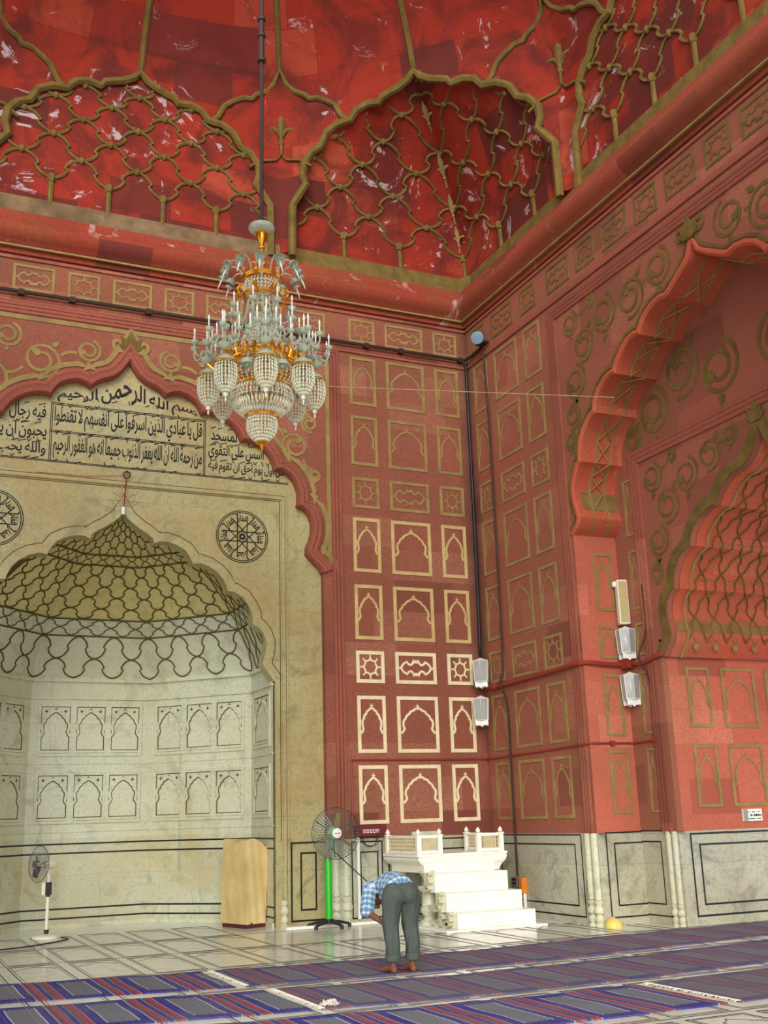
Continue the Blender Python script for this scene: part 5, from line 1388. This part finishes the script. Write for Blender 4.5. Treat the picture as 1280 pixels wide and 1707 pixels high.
for k in range(8):      # small inverted glass cups under the main ring, between the baskets
    a = cam_a + math.radians(26.5+45*k); c, s = math.cos(a), math.sin(a)
    part('pendant_cup', GLASS, ch, lambda mb: (bell(mb, (.46*c,.46*s,z(6.10)), (0,0,-1), 1.3), mb.tube([(.36*c,.36*s,z(6.2)),(.43*c,.43*s,z(6.17)),(.46*c,.46*s,z(6.1))], .009, 4), mb.ball((.46*c,.46*s,z(6.03)), .024, 8)))
def upper_bowl(mb):
    strands(mb, [(.35,z(6.16)),(.37,z(6.08)),(.345,z(5.98)),(.30,z(5.94))], 40, .034, .013)
part('bead_skirt', CRYS, ch, upper_bowl, 0)
part('lower_gilt_ring', GOLD, ch, lambda mb: (mb.tube([(.30*math.cos(k*PI/18), .30*math.sin(k*PI/18), z(5.95)) for k in range(36)], .014, 5, True), mb.tube([(.165*math.cos(k*PI/14), .165*math.sin(k*PI/14), z(5.625)) for k in range(28)], .016, 6, True)))
def bowl_(mb):
    strands(mb, [(.30,z(5.93)),(.335,z(5.85)),(.33,z(5.81))], 56, .06, .011)
    strands(mb, [(.33,z(5.81)),(.325,z(5.785))], 56, .022, .014)
    strands(mb, [(.32,z(5.78)),(.26,z(5.69)),(.175,z(5.64))], 48, .07, .012)
    strands(mb, [(.26,z(5.93)),(.27,z(5.8)),(.16,z(5.64))], 30, .06, .014)
part('crystal_bowl', CRYS, ch, bowl_, 0)
def bott(mb):
    strands(mb, [(.15,z(5.61)),(.158,z(5.53)),(.15,z(5.47)),(.115,z(5.41)),(.05,z(5.355))], 30, .036, .012)
    strands(mb, [(.1,z(5.6)),(.11,z(5.45)),(.04,z(5.36))], 16, .05, .014)
part('bottom_basket', CRYS, ch, bott, 0)
part('gilt_finial', GOLD, ch, lambda mb: mb.lathe([(0,z(5.37)),(.06,z(5.36)),(.065,z(5.345)),(.03,z(5.33)),(.02,z(5.31)),(.026,z(5.295)),(.012,z(5.28)),(0,z(5.25))], n=14))

for o in list(bpy.data.objects):
    if o.name.split('.')[0] in ('bead_skirt','crystal_basket','crystal_bowl','bottom_basket','crystal_cone','crystal_drum','crystal_tube_fringe'): o['kind'] = 'stuff'

# ------------------------------------------------------------------ the man bending in prayer
PB = Vector((5.27, 11.33, .019))
SKIN = flat_mat('brown_skin', (128, 78, 58), .55, .3, 0, .1, 6)
tm = NT('grey_green_trousers', .85, .15); n1 = tm.noise(tm.objco(), 30, 4, .7); tm.bump(n1, .15, .004)
TROU = tm.col(tm.mix(n1, lin(66, 74, 70), lin(88, 96, 90)))
ts = NT('checked_shirt', .8, .15); so_ = ts.node('ShaderNodeUVMap').outputs[0]; s3 = ts.node('ShaderNodeSeparateXYZ'); ts.l.new(so_, s3.inputs[0])
def band(c, per, lo, hi, off=0.0):
    f = ts.math('FRACT', ts.math('ADD', ts.math('DIVIDE', c, per), off)); return ts.math('MULTIPLY', ts.math('GREATER_THAN', f, lo), ts.math('LESS_THAN', f, hi))
cc = ts.mix(ts.math('MULTIPLY', band(s3.outputs[0], .062, .0, .5), .55), lin(168, 204, 222), lin(44, 84, 140))
cc = ts.mix(ts.math('MULTIPLY', band(s3.outputs[1], .062, .0, .5), .55), cc, lin(52, 84, 132))
cc = ts.mix(ts.math('MULTIPLY', band(s3.outputs[0], .062, .70, .78), .6), cc, lin(170, 84, 104))
cc = ts.mix(ts.math('MULTIPLY', band(s3.outputs[1], .062, .70, .78), .6), cc, lin(230, 234, 236))
SHIRT = ts.col(cc)
def fuse(mb, voxel, smooth_it=6):
    """one continuous surface out of overlapping volumes"""
    me = bpy.data.meshes.new('raw'); me.from_pydata([tuple(p) for p in mb.v], [], mb.f)
    bm = bmesh.new(); bm.from_mesh(me); bmesh.ops.recalc_face_normals(bm, faces=bm.faces); bm.to_mesh(me); bm.free()
    o = bpy.data.objects.new('raw', me); COL.objects.link(o)
    r = o.modifiers.new('r', 'REMESH'); r.mode = 'VOXEL'; r.voxel_size = voxel
    s = o.modifiers.new('s', 'SMOOTH'); s.iterations = smooth_it; s.factor = .5
    dg = bpy.context.evaluated_depsgraph_get(); out = bpy.data.meshes.new_from_object(o.evaluated_get(dg))
    bpy.data.objects.remove(o); bpy.data.meshes.remove(me)
    out.polygons.foreach_set('use_smooth', [True]*len(out.polygons)); return out
def link(name, me, mat, parent, loc=None):
    me.name = name; me.materials.clear(); me.materials.append(mat)
    o = bpy.data.objects.new(name, me); COL.objects.link(o); o.parent = parent
    if loc: o.location = loc
    return o
def limb(mb, pts, rs, n=12):
    q = smooth_path(pts, 4); m_ = len(pts)-1
    rr = [interp(list(enumerate(rs)), i/4) for i in range(len(q))]
    mb.tube(q, rr, n)
    mb.ball(pts[0], rs[0], 10); mb.ball(pts[-1], rs[-1], 10)
def ell(mb, c, rx, ry, rz, rot=None):
    M_ = Matrix.Translation(c) @ (rot.to_4x4() if rot else Matrix()) @ Matrix.Diagonal((rx, ry, rz, 1))
    mb.lathe([(math.sin(PI*i/10)+1e-4, math.cos(PI*i/10)) for i in range(11)], n=16, mat=M_)
HIPZ = .845
kL, kR = Vector((-.125,.035,.47)), Vector((.105,.035,.47))
body = MB()
for s, kn in ((-1, kL), (1, kR)):
    limb(body, [(s*.085,.0,.79),(s*.10,.02,.68),kn,(s*.112,-.01,.28),(s*.112,-.005,.09)], [.078,.072,.052,.05,.033])
    ft = Vector((s*.112,-.005,.0))
    ell(body, ft+Vector((0,-.015,.038)), .034, .045, .038)                                         # heel
    limb(body, [ft+Vector((0,.0,.06)), ft+Vector((-.01+s*.006,.09,.042)), ft+Vector((-.018+s*.012,.165,.026))], [.034,.036,.03], 10)
    ell(body, ft+Vector((-.02+s*.01,.17,.022)), .045, .035, .02)
    for q in range(5):                                                                               # toes, big one inside
        xx = ft.x-.02+s*(-.030+.0165*q); L_ = (.060,.055,.047,.038,.028)[q]; rr_ = (.0145,.0105,.0100,.0095,.009)[q]
        limb(body, [(xx,.175,.018),(xx+s*.002,.19+L_*.5,.016),(xx+s*.003,.185+L_,.012)], [rr_,rr_,rr_*.9], 8)
ell(body, (0,.02,.795), .14, .095, .09)
limb(body, [(0,.04,.80),(0,.16,.855),(0,.30,.885),(0,.43,.845)], [.08,.09,.10,.11])
ell(body, (0,.38,.85), .155, .11, .085)
limb(body, [(0,.46,.835),(0,.54,.80),(0,.585,.765)], [.06,.052,.055])
HD = Vector((0,.645,.715)); hr = Matrix.Rotation(math.radians(-118), 3, 'X')
ell(body, HD, .072, .09, .105, hr)
H_ = lambda v: HD + hr @ Vector(v)
ell(body, H_((0,.045,-.055)), .05, .055, .05, hr)                                                  # jaw
limb(body, [H_((0,.085,.02)), H_((0,.108,-.018)), H_((0,.10,-.03))], [.010,.016,.012], 8)            # nose
for s in (-1, 1):
    ell(body, H_((s*.073,.0,-.01)), .010, .02, .03, hr); ell(body, H_((s*.03,.078,.005)), .015,.01,.010, hr)
    ell(body, H_((s*.012,.088,-.058)), .016,.008,.007, hr)
    sh, el = Vector((s*.175,.43,.835)), Vector((s*.245,.345,.60)); wr = Vector((s*.165 if s < 0 else .15,.155,.505))
    limb(body, [sh, sh.lerp(el,.5), el, el.lerp(wr,.5)+Vector((0,-.0,.0)), wr], [.055,.046,.038,.036,.026])
    kn = kL if s < 0 else kR
    pal = kn+Vector((s*.030,.045,.012))
    limb(body, [wr, pal+Vector((s*.012,.02,.02)), pal], [.026,.032,.03], 10)
    for q in range(4):                                                                               # fingers closing round the knee cap
        b_ = pal+Vector((s*(.012-.020*q),.018,-.012)); L_ = (.055,.068,.072,.06)[q]
        limb(body, [b_, b_+Vector((-s*.006,.018,-L_*.45)), b_+Vector((-s*.012,.006,-L_))], [.0105,.0098,.0085], 8)
    limb(body, [pal+Vector((-s*.006,-.012,.008)), pal+Vector((-s*.030,-.004,-.012)), pal+Vector((-s*.05,.016,-.03))], [.013,.012,.010], 8)
man = link('person', fuse(body, .0085, 5), SKIN, None, PB)
tag(man, 'barefoot man in blue checked shirt and grey trousers bowing with hands on knees', 'person')
hair = MB(); ell(hair, H_((0,-.012,.022)), .079, .088, .098, hr)
hm = fuse(hair, .012, 2)
hm.transform(Matrix()); link('hair', hm, flat_mat('black_hair', (26, 22, 20), .7, .2, 0, .3, 60), man)
tr = MB()
for s, kn in ((-1, kL), (1, kR)):
    limb(tr, [(s*.085,.0,.80),(s*.10,.0,.72),(s*.112,.005,.60),kn+Vector((0,-.025,0)),(s*.118,-.025,.30),(s*.116,-.012,.17)], [.118,.118,.098,.088,.078,.072], 16)
ell(tr, (0,.0,.80), .176, .125, .112); ell(tr, (-.07,-.06,.775), .105,.085,.105); ell(tr, (.07,-.06,.775), .105,.085,.105)
limb(tr, [(0,.0,.80),(0,.09,.83)], [.11,.115])
tm_ = fuse(tr, .012, 7)
for v in tm_.vertices:          # hanging folds
    p = v.co; a = math.atan2(p.y, p.x-(.11 if p.x > 0 else -.11))
    k = max(0, min(1, (.84-p.z)/.3)); f = .006*math.sin(a*5+p.z*6)*k+.004*math.sin(a*9-p.z*14)*k
    n_ = v.normal; v.co = p+Vector(n_)*f
trs = link('trousers', tm_, TROU, man)
for s in (-1, 1):
    cf = MB(); cf.lathe([(.068,.128),(.078,.125),(.083,.15),(.081,.185),(.076,.19),(.070,.187)], (s*.116,-.012,0), 18)
    cf.build('rolled_cuff', TROU, trs)
shm = MB()
limb(shm, [(0,.06,.855),(0,.09,.868),(0,.16,.885),(0,.30,.878),(0,.42,.845)], [.128,.128,.122,.124,.118], 16)
ell(shm, (0,.045,.856), .182,.112,.122); ell(shm, (0,.12,.872), .17,.08,.105); ell(shm, (0,.25,.87), .16,.18,.105); ell(shm, (0,.39,.852), .168,.10,.095)
limb(shm, [(-.06,.10,.84),(-.12,.14,.80),(-.13,.18,.76)], [.06,.05,.045]); limb(shm, [(0,.45,.84),(0,.50,.815)], [.075,.065])
for s in (-1, 1):
    sh, el = Vector((s*.175,.43,.835)), Vector((s*.245,.345,.60)); d = el-sh
    limb(shm, [sh, sh+d*.35, sh+d*.72, sh+d*.98], [.080,.076,.080,.084], 14)
sm_ = fuse(shm, .012, 6)
uv = sm_.uv_layers.new(name='UVMap')
for lp in sm_.loops:
    p = sm_.vertices[lp.vertex_index].co
    sd = 1 if p.x > 0 else -1; sh_ = Vector((sd*.175,.43,.835)); ad = (Vector((sd*.245,.345,.60))-sh_).normalized(); q = p-sh_; t_ = q.dot(ad)
    if t_ > .03 and (q-ad*t_).length < .12: e1 = ad.cross(Vector((0,1,0))).normalized(); e2 = ad.cross(e1); uv.data[lp.index].uv = (math.atan2(q.dot(e1), q.dot(e2))*.08, t_)
    else: uv.data[lp.index].uv = (math.atan2(p.x, p.z-.80)*.17, p.y)
for v in sm_.vertices:
    p = v.co; v.co = p+Vector(v.normal)*(.004*math.sin(p.y*46+p.x*20)+.003*math.sin(p.x*60-p.z*30))
link('shirt', sm_, SHIRT, man)
